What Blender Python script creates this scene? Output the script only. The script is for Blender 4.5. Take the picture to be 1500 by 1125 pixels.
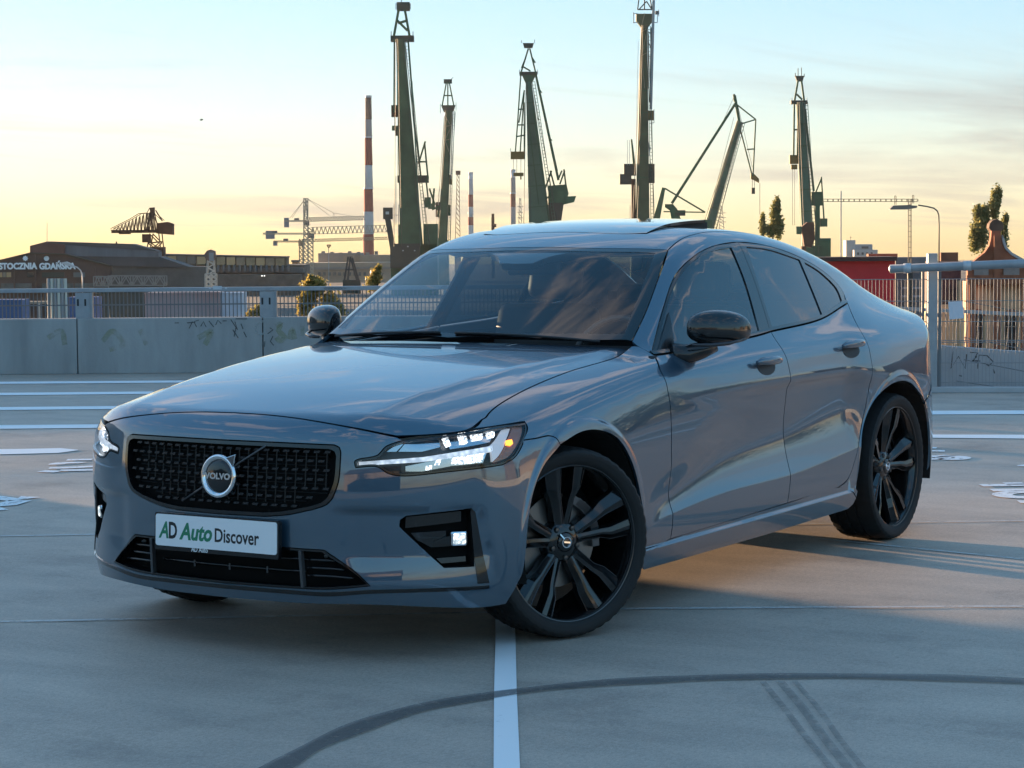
import numpy as np
import bpy, bmesh, math, random

from mathutils import Vector, Matrix
from mathutils.geometry import delaunay_2d_cdt
random.seed(7); rng=np.random.default_rng(11)
scene=bpy.context.scene
for o in list(bpy.data.objects): bpy.data.objects.remove(o)
COL=scene.collection
# ------------------------------------------------------------------ camera
CAM=np.array([6.7853,4.8255,1.4195]); YAW,PITCH,ROLL,FPX=-2.58769,-0.067165,-0.008,3300.0
F_=np.array([math.cos(YAW)*math.cos(PITCH),math.sin(YAW)*math.cos(PITCH),math.sin(PITCH)])
R_=np.cross(F_,[0,0,1]); R_/=np.linalg.norm(R_); U_=np.cross(R_,F_)
R_,U_=R_*math.cos(ROLL)+U_*math.sin(ROLL),-R_*math.sin(ROLL)+U_*math.cos(ROLL)
cd=bpy.data.cameras.new('camera'); cd.sensor_width=36; cd.lens=FPX/1500*36; cd.clip_start=.1; cd.clip_end=6000
cam=bpy.data.objects.new('camera',cd); COL.objects.link(cam)
cam.matrix_world=Matrix(((R_[0],U_[0],-F_[0],CAM[0]),(R_[1],U_[1],-F_[1],CAM[1]),(R_[2],U_[2],-F_[2],CAM[2]),(0,0,0,1)))
scene.camera=cam
# horizontal frame of the deck: V_ runs away from the car's front corner, UU to the right of it
V_=np.array([F_[0],F_[1],0]); V_/=np.linalg.norm(V_); UU=np.array([V_[1],-V_[0],0])
def at(px,py,v):
    """photo pixel -> place in the yard at depth v metres"""
    d=F_+R_*((px-750)/FPX)+U_*((562.5-py)/FPX)
    return CAM+d*(v/(d@V_))
def uv(u,v,z=0.0): return np.array([CAM[0],CAM[1],0])+UU*u+V_*v+np.array([0,0,z])
# ------------------------------------------------------------------ sky and sun
SUN_EL=math.radians(3.3); SUN_AZ=math.radians(46)      # azimuth: degrees left of the view axis
sd=V_*math.cos(SUN_AZ)-UU*math.sin(SUN_AZ)
SUN_DIR=np.array([sd[0]*math.cos(SUN_EL),sd[1]*math.cos(SUN_EL),math.sin(SUN_EL)])
w=bpy.data.worlds.new('World'); scene.world=w; w.use_nodes=True
nt=w.node_tree; N=nt.nodes; LK=nt.links
for n in list(N): N.remove(n)
wo=N.new('ShaderNodeOutputWorld'); bg=N.new('ShaderNodeBackground'); LK.new(bg.outputs[0],wo.inputs[0])
sky=N.new('ShaderNodeTexSky'); sky.sky_type='NISHITA'; sky.sun_disc=False
sky.sun_elevation=SUN_EL; sky.sun_rotation=math.atan2(sd[0],sd[1])
sky.altitude=20; sky.air_density=1.0; sky.dust_density=.4; sky.ozone_density=4.0
# the land falls away gently from the deck, so the visible horizon lies a little below eye level: the sky is lowered with it
tv=N.new('ShaderNodeTexCoord'); va=N.new('ShaderNodeVectorMath'); va.operation='ADD'; va.inputs[1].default_value=(0,0,.0128); LK.new(tv.outputs['Generated'],va.inputs[0]); LK.new(va.outputs[0],sky.inputs[0])
def wmath(op,a,b=None,c=None):
    m=N.new('ShaderNodeMath'); m.operation=op
    for i,v in enumerate((a,b,c)):
        if v is None: continue
        if isinstance(v,(int,float)): m.inputs[i].default_value=v
        else: LK.new(v,m.inputs[i])
    return m.outputs[0]
# thin cloud streaks, laid out on a flat cloud layer by direction
tc=N.new('ShaderNodeTexCoord'); sp=N.new('ShaderNodeSeparateXYZ'); LK.new(tc.outputs['Generated'],sp.inputs[0])
zr=wmath('ADD',sp.outputs[2],.0128); zc=wmath('ADD',wmath('MAXIMUM',zr,0.0),.030)
cx=wmath('DIVIDE',sp.outputs[0],zc); cy=wmath('DIVIDE',sp.outputs[1],zc)
cb=N.new('ShaderNodeCombineXYZ'); LK.new(cx,cb.inputs[0]); LK.new(cy,cb.inputs[1])
mp=N.new('ShaderNodeMapping'); LK.new(cb.outputs[0],mp.inputs[0]); mp.inputs['Rotation'].default_value=(0,0,-math.atan2(UU[1],UU[0])); mp.inputs['Scale'].default_value=(.26,.50,1); mp.inputs['Location'].default_value=(3.3,1.4,0)
nz=N.new('ShaderNodeTexNoise'); nz.noise_dimensions='2D'; nz.inputs['Scale'].default_value=.75; nz.inputs['Detail'].default_value=7; nz.inputs['Roughness'].default_value=.60; nz.inputs['Distortion'].default_value=.35; LK.new(mp.outputs[0],nz.inputs['Vector'])
cr=N.new('ShaderNodeValToRGB'); cr.color_ramp.elements[0].position=.49; cr.color_ramp.elements[1].position=.68; LK.new(nz.outputs[0],cr.inputs[0])
fd=N.new('ShaderNodeMapRange'); fd.interpolation_type='SMOOTHSTEP'; fd.inputs['From Min'].default_value=.003; fd.inputs['From Max'].default_value=.016; LK.new(zr,fd.inputs['Value'])
# higher up the layer breaks into wisps
n2=N.new('ShaderNodeTexNoise'); n2.noise_dimensions='2D'; n2.inputs['Scale'].default_value=8.0; n2.inputs['Detail'].default_value=6; n2.inputs['Roughness'].default_value=.62; n2.inputs['Distortion'].default_value=.6; LK.new(mp.outputs[0],n2.inputs['Vector'])
r2=N.new('ShaderNodeMapRange'); r2.interpolation_type='SMOOTHSTEP'; r2.inputs['From Min'].default_value=.52; r2.inputs['From Max'].default_value=.70; LK.new(n2.outputs[0],r2.inputs['Value'])
up=N.new('ShaderNodeMapRange'); up.interpolation_type='SMOOTHSTEP'; up.inputs['From Min'].default_value=.10; up.inputs['From Max'].default_value=.35; LK.new(sp.outputs[2],up.inputs['Value'])
low=wmath('MULTIPLY',wmath('MULTIPLY',cr.outputs[0],fd.outputs[0]),wmath('SUBTRACT',1.0,up.outputs[0]))
cloud=wmath('MULTIPLY',wmath('ADD',low,wmath('MULTIPLY',r2.outputs[0],up.outputs[0])),.88)
gm=N.new('ShaderNodeGamma'); gm.inputs[1].default_value=.42; LK.new(sky.outputs[0],gm.inputs[0])   # compress the sky's range as the photograph's exposure does
g2=N.new('ShaderNodeHueSaturation'); g2.inputs['Saturation'].default_value=1.36; g2.inputs['Value'].default_value=1.0; LK.new(gm.outputs[0],g2.inputs['Color'])
# cloud colour: the sky's own colour, greyed, a little darker towards the horizon and lit pale pink higher up
hs=N.new('ShaderNodeHueSaturation'); hs.inputs['Saturation'].default_value=.58; hs.inputs['Value'].default_value=.64; LK.new(g2.outputs[0],hs.inputs['Color'])
hi=N.new('ShaderNodeMapRange'); hi.interpolation_type='SMOOTHSTEP'; hi.inputs['From Min'].default_value=.10; hi.inputs['From Max'].default_value=.45; LK.new(sp.outputs[2],hi.inputs['Value'])
cc=N.new('ShaderNodeMix'); cc.data_type='RGBA'; LK.new(hi.outputs[0],cc.inputs[0]); LK.new(hs.outputs[0],cc.inputs[6]); cc.inputs[7].default_value=(1.35,1.33,1.35,1)
mx=N.new('ShaderNodeMix'); mx.data_type='RGBA'; LK.new(cloud,mx.inputs[0]); LK.new(g2.outputs[0],mx.inputs[6]); LK.new(cc.outputs[2],mx.inputs[7])
wb=N.new('ShaderNodeMix'); wb.data_type='RGBA'; wb.blend_type='MULTIPLY'; wb.inputs[0].default_value=1; wb.inputs[7].default_value=(1.045,.985,1.0,1); LK.new(mx.outputs[2],wb.inputs[6])   # white balance
LK.new(wb.outputs[2],bg.inputs[0]); bg.inputs[1].default_value=.15
sl=bpy.data.lights.new('sun','SUN'); sl.energy=3.8; sl.angle=math.radians(.53); sl.color=(1.0,.66,.38)
so=bpy.data.objects.new('sun',sl); COL.objects.link(so); so.rotation_euler=Vector(SUN_DIR).to_track_quat('Z','Y').to_euler()
vs=scene.view_settings; vs.view_transform='Standard'; vs.look='None'; vs.exposure=2.42; vs.gamma=1; vs.use_curve_mapping=False
scene.render.engine='CYCLES'; scene.cycles.max_bounces=8; scene.cycles.transparent_max_bounces=16; scene.cycles.glossy_bounces=5
# ------------------------------------------------------------------ materials
MATS={}
def mat(name,col=(.5,.5,.5),rough=.5,metal=0.0,coat=0.0,spec=.5,emit=None,es=0.0,var=None,bump=None,coat_rough=.03,coat_ior=1.5):
    if name in MATS: return MATS[name]
    m=bpy.data.materials.new(name); m.use_nodes=True; MATS[name]=m
    nt=m.node_tree; b=nt.nodes['Principled BSDF']
    b.inputs['Base Color'].default_value=(*col,1); b.inputs['Roughness'].default_value=rough; b.inputs['Metallic'].default_value=metal
    b.inputs['Coat Weight'].default_value=coat; b.inputs['Coat Roughness'].default_value=coat_rough; b.inputs['Coat IOR'].default_value=coat_ior; b.inputs['Specular IOR Level'].default_value=spec
    if emit: b.inputs['Emission Color'].default_value=(*emit,1); b.inputs['Emission Strength'].default_value=es
    if var or bump:
        t=nt.nodes.new('ShaderNodeTexCoord')
    if var:   # (scale, amount, stretch_z)
        mp=nt.nodes.new('ShaderNodeMapping'); nt.links.new(t.outputs['Object'],mp.inputs[0]); mp.inputs['Scale'].default_value=(1,1,var[2] if len(var)>2 else 1)
        n=nt.nodes.new('ShaderNodeTexNoise'); n.inputs['Scale'].default_value=var[0]; n.inputs['Detail'].default_value=6; n.inputs['Roughness'].default_value=.62
        nt.links.new(mp.outputs[0],n.inputs['Vector'])
        r=nt.nodes.new('ShaderNodeValToRGB'); nt.links.new(n.outputs[0],r.inputs[0]); a=var[1]
        r.color_ramp.elements[0].position=.25; r.color_ramp.elements[1].position=.75
        c2=var[3] if len(var)>3 else tuple(min(1,c*(1+a)) for c in col)
        r.color_ramp.elements[0].color=(*[c*(1-a) for c in col],1); r.color_ramp.elements[1].color=(*c2,1)
        nt.links.new(r.outputs[0],b.inputs['Base Color'])
    if bump:  # (scale, strength, distance)
        n=nt.nodes.new('ShaderNodeTexNoise'); n.inputs['Scale'].default_value=bump[0]; n.inputs['Detail'].default_value=5; nt.links.new(t.outputs['Object'],n.inputs['Vector'])
        k=nt.nodes.new('ShaderNodeBump'); k.inputs['Strength'].default_value=bump[1]; k.inputs['Distance'].default_value=bump[2] if len(bump)>2 else .01
        nt.links.new(n.outputs[0],k.inputs['Height']); nt.links.new(k.outputs[0],b.inputs['Normal'])
    return m
def glass(name,tint,ior=1.5,rough=0.0):
    """thin pane: clear transmission with the pane's tint plus a mirror reflection by Fresnel"""
    if name in MATS: return MATS[name]
    m=bpy.data.materials.new(name); m.use_nodes=True; MATS[name]=m; nt=m.node_tree
    for n in list(nt.nodes): nt.nodes.remove(n)
    o=nt.nodes.new('ShaderNodeOutputMaterial'); x=nt.nodes.new('ShaderNodeMixShader'); t=nt.nodes.new('ShaderNodeBsdfTransparent'); g=nt.nodes.new('ShaderNodeBsdfGlossy'); f=nt.nodes.new('ShaderNodeFresnel')
    t.inputs[0].default_value=(*tint,1); g.inputs['Roughness'].default_value=rough; g.inputs['Color'].default_value=(.95,.97,1,1); 
    gm_=nt.nodes.new('ShaderNodeNewGeometry'); mr=nt.nodes.new('ShaderNodeMapRange'); mr.inputs['To Min'].default_value=ior; mr.inputs['To Max'].default_value=1/ior   # a pane reflects alike from both sides
    nt.links.new(gm_.outputs['Backfacing'],mr.inputs['Value']); nt.links.new(mr.outputs[0],f.inputs[0])
    nt.links.new(f.outputs[0],x.inputs[0]); nt.links.new(t.outputs[0],x.inputs[1]); nt.links.new(g.outputs[0],x.inputs[2]); nt.links.new(x.outputs[0],o.inputs[0])
    return m
# ------------------------------------------------------------------ object helpers
def tag(o,label=None,cat=None,group=None,kind=None):
    if label: o['label']=label
    if cat: o['category']=cat
    if group: o['group']=group
    if kind: o['kind']=kind
    return o
def empty(name,loc,label=None,cat=None,group=None):
    o=bpy.data.objects.new(name,None); COL.objects.link(o); o.location=tuple(loc); o.empty_display_size=.2
    return tag(o,label,cat,group)
def origin_of(p):
    v=np.zeros(3)
    while p is not None: v=v+np.array(p.location); p=p.parent
    return v
def mesh_obj(name,verts,faces,m,parent=None,normals=None,smooth=False,origin=None):
    """verts in world space; the object sits at `origin` (default: the parent's origin)"""
    po=origin_of(parent) if parent is not None else np.zeros(3)
    og=po if origin is None else np.asarray(origin,float)
    V=np.asarray(verts,float)-og
    me=bpy.data.meshes.new(name); me.from_pydata([tuple(v) for v in V],[],[tuple(int(i) for i in f) for f in faces])
    if m is not None:
        for q in (m if isinstance(m,(list,tuple)) else [m]): me.materials.append(q)
    if normals is not None or smooth:
        me.polygons.foreach_set('use_smooth',[True]*len(me.polygons))
    me.update()
    if normals is not None: me.normals_split_custom_set([tuple(n) for n in normals])
    o=bpy.data.objects.new(name,me); COL.objects.link(o)
    if parent is not None: o.parent=parent; o.location=tuple(og-po)
    else: o.location=tuple(og)
    return o
class MB:
    """collects simple solids into one mesh"""
    def __init__(s): s.v=[]; s.f=[]
    def add(s,vs,fs):
        b=len(s.v); s.v+= [tuple(map(float,v)) for v in vs]; s.f+=[tuple(b+i for i in f) for f in fs]; return s
    def box(s,c,size,ax=None):
        """box of given size about c; ax = 3 unit axes"""
        A=np.eye(3) if ax is None else np.asarray(ax); c=np.asarray(c,float); h=np.asarray(size,float)/2
        vs=[c+A[0]*h[0]*i+A[1]*h[1]*j+A[2]*h[2]*k for k in(-1,1) for j in(-1,1) for i in(-1,1)]
        return s.add(vs,[(0,2,3,1),(4,5,7,6),(0,1,5,4),(2,6,7,3),(0,4,6,2),(1,3,7,5)])
    def beam(s,p0,p1,w0,w1=None,d0=None,d1=None,side=None):
        """tapered rectangular beam; w across `side`, d the other way"""
        p0=np.asarray(p0,float);p1=np.asarray(p1,float); w1=w0 if w1 is None else w1; d0=w0 if d0 is None else d0; d1=(w1 if d0==w0 else d0) if d1 is None else d1
        t=p1-p0; t/=np.linalg.norm(t)
        a=np.asarray(side,float) if side is not None else (UU if abs(t@UU)<.9 else np.array([0,0,1.]))
        a=a-t*(a@t); a/=np.linalg.norm(a); b=np.cross(t,a)
        vs=[p0+a*w0/2*i+b*d0/2*j for i,j in((-1,-1),(1,-1),(1,1),(-1,1))]+[p1+a*w1/2*i+b*d1/2*j for i,j in((-1,-1),(1,-1),(1,1),(-1,1))]
        return s.add(vs,[(3,2,1,0),(4,5,6,7),(0,1,5,4),(1,2,6,5),(2,3,7,6),(3,0,4,7)])
    def tube(s,pts,r,n=8,caps=True):
        pts=[np.asarray(p,float) for p in pts]; rs=r if isinstance(r,(list,tuple)) else [r]*len(pts); b=len(s.v); k=len(pts)
        prev=None
        for i,p in enumerate(pts):
            t=pts[min(i+1,k-1)]-pts[max(i-1,0)]; t=t/np.linalg.norm(t)
            a=prev if prev is not None else (np.array([0,0,1.]) if abs(t[2])<.9 else np.array([1.,0,0]))
            a=a-t*(a@t); a/=np.linalg.norm(a); prev=a; c=np.cross(t,a)
            s.v+=[tuple(p+rs[i]*(a*math.cos(2*math.pi*j/n)+c*math.sin(2*math.pi*j/n))) for j in range(n)]
        for i in range(k-1):
            for j in range(n): s.f.append((b+i*n+j,b+i*n+(j+1)%n,b+(i+1)*n+(j+1)%n,b+(i+1)*n+j))
        if caps: s.f.append(tuple(b+j for j in range(n))[::-1]); s.f.append(tuple(b+(k-1)*n+j for j in range(n)))
        return s
    def lathe(s,prof,c,axis,n=48,a0=None,closed=False):
        """prof: list of (radius, along-axis)"""
        ax=np.asarray(axis,float); ax/=np.linalg.norm(ax); a=np.array([0,0,1.]) if abs(ax[2])<.9 else np.array([1.,0,0]); a=a-ax*(a@ax); a/=np.linalg.norm(a); e=np.cross(ax,a); b=len(s.v); c=np.asarray(c,float)
        for r,h in prof:
            for j in range(n):
                t=2*math.pi*j/n; s.v.append(tuple(c+ax*h+r*(a*math.cos(t)+e*math.sin(t))))
        k=len(prof)
        for i in range(k-(0 if closed else 1)):
            for j in range(n): s.f.append((b+i*n+j,b+((i+1)%k)*n+j,b+((i+1)%k)*n+(j+1)%n,b+i*n+(j+1)%n))
        return s
    def prism(s,pts,vec):
        """closed planar outline swept along vec"""
        n=len(pts); vec=np.asarray(vec,float); P=[np.asarray(p,float) for p in pts]
        return s.add(P+[p+vec for p in P],[tuple(range(n))[::-1],tuple(range(n,2*n))]+[(i,(i+1)%n,n+(i+1)%n,n+i) for i in range(n)])
    def build(s,name,m,parent=None,origin=None,smooth=False,bevel=0,fix=True):
        o=mesh_obj(name,s.v,s.f,m,parent,smooth=smooth,origin=origin)
        if fix:
            bm=bmesh.new(); bm.from_mesh(o.data); bmesh.ops.recalc_face_normals(bm,faces=bm.faces)
            if bevel: bmesh.ops.bevel(bm,geom=bm.edges[:],offset=bevel,segments=2,profile=.5,affect='EDGES',clamp_overlap=True)
            bm.to_mesh(o.data); bm.free()
        if smooth=='auto':
            o.data.set_sharp_from_angle(angle=math.radians(35))
        return o
def auto_smooth(o,ang=35):
    o.data.polygons.foreach_set('use_smooth',[True]*len(o.data.polygons)); o.data.set_sharp_from_angle(angle=math.radians(ang)); return o
def text_mesh(name,body,size,m,parent,origin,right,up,shear=0.0,offset=0.0,extrude=.0006,align='LEFT',sx=1.0,spacing=1.0):
    cu=bpy.data.curves.new(name,'FONT'); cu.body=body; cu.size=size; cu.shear=shear; cu.offset=offset; cu.extrude=extrude; cu.align_x=align; cu.space_character=spacing; cu.resolution_u=3
    t=bpy.data.objects.new(name,cu); COL.objects.link(t); bpy.context.view_layer.update()
    me=bpy.data.meshes.new_from_object(t.evaluated_get(bpy.context.evaluated_depsgraph_get())); bpy.data.objects.remove(t)
    r=np.asarray(right,float); r/=np.linalg.norm(r); u=np.asarray(up,float); u=u-r*(u@r); u/=np.linalg.norm(u); nn=np.cross(r,u); og=np.asarray(origin,float)
    V=[og+r*v.co.x*sx+u*v.co.y+nn*v.co.z for v in me.vertices]; fs=[tuple(p.vertices) for p in me.polygons]
    bpy.data.meshes.remove(me)
    return mesh_obj(name,V,fs,m,parent)

class Spl:
    """natural cubic spline through points, linear outside"""
    def __init__(s,xs,ys):
        s.x=np.asarray(xs,float); s.y=np.asarray(ys,float); s.M=Spl.op(s.x)@s.y
    @staticmethod
    def op(x):
        n=len(x); A=np.zeros((n,n)); B=np.zeros((n,n)); A[0,0]=A[-1,-1]=1
        for i in range(1,n-1):
            h0=x[i]-x[i-1];h1=x[i+1]-x[i]
            A[i,i-1]=h0/6;A[i,i]=(h0+h1)/3;A[i,i+1]=h1/6
            B[i,i-1]=1/h0;B[i,i]=-1/h0-1/h1;B[i,i+1]=1/h1
        return np.linalg.solve(A,B)
    def __call__(s,t):
        return spl_eval(s.x,s.y,s.M,t)
def spl_eval(x,y,M,t):
    t=np.asarray(t,float); tc=np.clip(t,x[0],x[-1])
    i=np.clip(np.searchsorted(x,tc)-1,0,len(x)-2); h=x[i+1]-x[i]; a=(x[i+1]-tc)/h; b=1-a
    if y.ndim==1: y0,y1,m0,m1=y[i],y[i+1],M[i],M[i+1]
    else: k=np.arange(len(t)); y0,y1,m0,m1=y[k,i],y[k,i+1],M[k,i],M[k,i+1]
    v=a*y0+b*y1+((a**3-a)*m0+(b**3-b)*m1)*h*h/6
    sl=(y1-y0)/h+h/6*np.where(t<x[0],-2*m0-m1,np.where(t>x[-1],m0+2*m1,0))
    return v+(t-tc)*sl
class Tens:
    """rows over z, stations over x"""
    def __init__(s,xs,zs,tab):   # tab[z][x]
        s.x=np.asarray(xs,float); s.z=np.asarray(zs,float); s.A=Spl.op(s.z).T
        s.Y=np.asarray(tab,float).T.copy(); s.M=Spl.op(s.x)@s.Y
        # value and second-derivative tables of the z splines share the x weights
        s.Y2=np.hstack([s.Y,s.Y@s.A]); s.M2=np.hstack([s.M,s.M@s.A]); s.k=len(s.z)
    def __call__(s,x,z):
        xc=np.clip(x,s.x[0],s.x[-1]); i=np.clip(np.searchsorted(s.x,xc)-1,0,len(s.x)-2); h=s.x[i+1]-s.x[i]; a=(s.x[i+1]-xc)/h; b=1-a
        zc=np.clip(z,s.z[0],s.z[-1]); j=np.clip(np.searchsorted(s.z,zc)-1,0,s.k-2); g=s.z[j+1]-s.z[j]; p=(s.z[j+1]-zc)/g; q=1-p
        ca=(a**3-a)*h*h/6; cb_=(b**3-b)*h*h/6
        def ev(c): return a*s.Y2[i,c]+b*s.Y2[i+1,c]+ca*s.M2[i,c]+cb_*s.M2[i+1,c]
        y0,y1,m0,m1=ev(j),ev(j+1),ev(s.k+j),ev(s.k+j+1)
        v=p*y0+q*y1+((p**3-p)*m0+(q**3-q)*m1)*g*g/6
        sl=(y1-y0)/g+g/6*np.where(z<s.z[0],-m1,np.where(z>s.z[-1],m0,0))
        return v+(z-zc)*sl
def smax(a,b,r):
    u=np.maximum(a+r,0);v=np.maximum(b+r,0)
    return np.where((u>0)&(v>0),np.sqrt(u*u+v*v+1e-12)-r,np.maximum(a,b))
def smin(a,b,r): return -smax(-a,-b,r)
def sst(e0,e1,t):
    t=np.clip((t-e0)/(e1-e0),0,1); return t*t*t*(t*(6*t-15)+10)
XS=[.75,.55,.3,0,-.35,-.7,-1.2,-1.7,-2.2,-2.6,-2.9,-3.2,-3.5,-3.8][::-1]
SIDE=Tens(XS,[.14,.27,.42,.56,.70,.82,.92,1.0,1.10],[[v for v in r[::-1]] for r in [
 #.75  .55  .3   0   -.35 -.7  -1.2  -1.7 -2.2 -2.6 -2.9 -3.2 -3.5 -3.8
 [.880,.890,.888,.880,.868,.866,.868,.870,.870,.873,.880,.880,.860,.80],   #.14
 [.900,.910,.908,.908,.902,.902,.906,.908,.908,.910,.915,.910,.888,.835],  #.27
 [.902,.915,.917,.916,.912,.909,.912,.916,.918,.920,.922,.915,.895,.850],  #.42
 [.892,.908,.916,.919,.916,.912,.914,.918,.921,.924,.925,.918,.898,.855],  #.56
 [.862,.884,.902,.913,.914,.912,.915,.919,.922,.925,.925,.918,.898,.852],  #.70
 [.825,.845,.870,.886,.896,.901,.907,.912,.916,.919,.918,.909,.886,.838],  #.82
 [.79 ,.81 ,.832,.850,.866,.878,.885,.891,.896,.899,.896,.882,.855,.805],  #.92
 [.75 ,.77 ,.79 ,.81 ,.828,.842,.850,.857,.862,.864,.856,.837,.805,.755],  #1.0
 [.69 ,.70 ,.72 ,.74 ,.76 ,.775,.783,.790,.793,.793,.780,.755,.72 ,.67 ]]]) #1.10
NC=Spl([.10,.20,.27,.36,.48,.60,.70,.78,.9],[.800,.845,.862,.868,.868,.863,.852,.836,.80])
NP=Spl([0,.2,.4,.5,.6,.7,.8,.87,.93,1.0],[0,.008,.034,.060,.104,.168,.253,.335,.43,.60])
RC=Spl([.14,.3,.5,.7,.85,.95,1.03,1.1],[-3.78,-3.855,-3.872,-3.85,-3.835,-3.845,-3.862,-3.87])
RP=Spl([0,.3,.5,.65,.75,.82,.88,.93,1.0],[0,.02,.07,.14,.225,.32,.44,.58,.82])
HC=Spl([.86,.80,.7,.55,.3,0,-.3,-.6,-.9][::-1],[.795,.812,.836,.865,.903,.940,.968,.990,1.005][::-1])
DC=Spl([-2.6,-3.0,-3.2,-3.4,-3.6,-3.75,-3.88,-4][::-1],[1.12,1.122,1.118,1.104,1.080,1.058,1.038,1.02][::-1])
# door scallop crease height along x
SC=Spl([-.45,-.543,-.695,-1.139,-1.738,-2.35,-2.6][::-1],[.305,.336,.360,.395,.408,.455,.475][::-1])
SH=Spl([-.45,-.695,-1.14,-1.74,-2.2,-2.6][::-1],[.05,.06,.115,.150,.168,.15][::-1])
SD=Spl([0,.33,.66,1.0,1.25,1.7,2.3,3.0,3.5],[0,.017,.031,.040,.042,.036,.021,.005,0])
# greenhouse
GW=Spl([-.5,-.66,-1.0,-1.5,-2.0,-2.5,-2.8,-3.1,-3.4][::-1],[.745,.765,.800,.823,.828,.808,.778,.730,.66][::-1])   # y at z=1.0
GK=Spl([-.5,-1.0,-1.5,-2.0,-2.5,-3.0,-3.4][::-1],[.50,.47,.455,.46,.49,.55,.62][::-1])
ROOF=Spl([-.9,-1.2,-1.5,-1.8,-2.1,-2.4,-2.7,-3.0,-3.3][::-1],[1.395,1.424,1.444,1.453,1.452,1.438,1.408,1.36,1.29][::-1])
def wshield(x,y):
    xx=x+.30*y*y+.10*np.abs(y)**3
    u=-xx-.50
    return .985+u*.605-.075*u*u
def backlight(x,y):
    xx=x-.22*y*y
    u=xx+3.52
    return 1.115+u*.43-.06*u*u
def greenhouse(P,r=.075):
    x,y,z=P[:,0],np.abs(P[:,1]),P[:,2]
    h=z-1.0
    g=y-(GW(x)-GK(x)*h-.10*h*np.abs(h))
    top=ROOF(x)-.07*y*y-.04*y**4
    t=np.minimum(top,0)
    a=smax(z-top,(z-wshield(x,y))*.82,.10)
    a=smax(a,(z-backlight(x,y))*.88,.25)
    return smax(smax(g*.91,a,r),(.80-z)*.7,.02)
def lower(P):
    x,y,z=P[:,0],np.abs(P[:,1]),P[:,2]
    s=y-SIDE(x,z)
    # door scallop: pressed in above the crease
    d=z-SC(x); h=SH(x); w=sst(-2.62,-2.3,x)*sst(-.38,-.75,x)*np.clip(h/.15,.4,1)
    s=s+w*np.where((d>0)&(d<3.5*h),SD(d/h),0)
    zl=.2415-.0137*x
    s=s-.014*sst(zl+.010,zl-.006,z)*sst(-2.52,-2.44,x)*sst(-.40,-.47,x)
    # flared lips round the wheel arches
    for cx in (-.02,-2.872):
        rr=np.hypot((x-cx)/1.03,z-.336)
        s=s-.010*(1-sst(.415,.445,rr))
    # bonnet / boot
    yk=.50+.18*np.clip((.8-x)/1.5,0,1)            # crease of the bonnet
    hood=HC(x)-.020*(y/.6)**2-.055*np.maximum(y-yk,0)-.75*np.maximum(y-yk,0)**2
    dome=.010*(1-sst(yk-.02,yk+.06,y))*sst(.9,.3,x)
    deck=DC(x)-.03*(y/.6)**2-.75*np.maximum(y-.52,0)**2
    wgt=sst(-1.2,-2.0,x)
    t=z-((hood+dome)*(1-wgt)+deck*wgt)
    b=smax(s,t,.055)
    # sculpted bumper corners: pressed in round the fog lamps under a crease, with an up-facing chin below
    pr=.020*sst(.532,.500,z)*np.clip((z-.262)/.095,0,1)*sst(.40,.53,y)*sst(.862,.832,y-.15*(.50-z))
    n=(x-(NC(z)-NP(y)-pr))*.9
    b=smax(b,n,.06)
    q=((RC(z)+RP(y))-x)*.9
    b=smax(b,q,.05)
    return smax(b,.155-z,.03)
def body(P): return smin(lower(P),greenhouse(P),.035+.06*sst(-2.2,-2.9,P[:,0]))
def grad(fn,P,e=2e-4):
    g=np.stack([fn(P+np.eye(3)[i]*e)-fn(P-np.eye(3)[i]*e) for i in range(3)],-1)
    return g/np.linalg.norm(g,axis=1)[:,None]
def march(fn,O,D,t0,t1,n=60):
    """first hit of fn=0 along rays; nan if none"""
    O=np.broadcast_to(O,D.shape); N=len(D); lo=np.full(N,np.nan); hi=np.full(N,np.nan); fl=np.zeros(N); fh=np.zeros(N)
    act=np.arange(N); pv=fn(O+D*t0)
    for k in range(1,n+1):
        t=t0+(t1-t0)*k/n
        if len(act)==0: break
        v=fn(O[act]+D[act]*t); m=v<0; h=act[m]
        lo[h]=t-(t1-t0)/n; hi[h]=t; fl[h]=pv[m]; fh[h]=v[m]; pv=v[~m]; act=act[~m]
    i=np.where(~np.isnan(lo))[0]; a=lo[i];b=hi[i];fa=np.maximum(fl[i],1e-9);fb=fh[i]
    for it in range(14):                       # Illinois false position, guarded by bisection
        m=(a*fb-b*fa)/(fb-fa) if it%4!=3 else (a+b)/2
        v=fn(O[i]+D[i]*m[:,None]); p=v>=0
        fb=np.where(p,fb*.5,v); fa=np.where(p,v,fa*.5); a=np.where(p,m,a); b=np.where(p,b,m)
        fa=np.where(fa==0,1e-15,fa)
    T=np.full(N,np.nan); T[i]=np.where(np.abs(fa)<np.abs(fb),a,b)
    return T
# ================================================================== the car
# car space = world space: x forward (front axle at 0), y to the car's left, z up
PAINT=mat('car_paint',(.038,.085,.132),.38,.50,1.0,.5,coat_rough=.012,coat_ior=2.0); 
GBLK=mat('gloss_black',(.006,.006,.007),.12,0,.6,.5); MBLK=mat('matt_black',(.010,.010,.011),.55); TRIMB=mat('trim_black',(.008,.008,.009),.22,0,.3)
CHROME=mat('chrome',(.80,.80,.82),.06,1.0); SATIN=mat('satin_metal',(.30,.30,.31),.3,1.0)
LENS=glass('lens_glass',(.93,.95,.97),1.45); WIND=glass('windscreen_glass',(.92,.95,.95),1.55); SIDEG=glass('side_glass',(.66,.74,.76),2.05); TINT=glass('tinted_glass',(.07,.09,.10),2.5)
LED=mat('led_white',(.9,.9,.9),.3,emit=(.92,.97,1.0),es=.9); LEDS=mat('led_soft',(.62,.66,.70),.3,emit=(.85,.92,1.0),es=.07); LEDD=mat('led_dim',(.35,.37,.40),.2,.3,emit=(.85,.92,1.0),es=.06)
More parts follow.
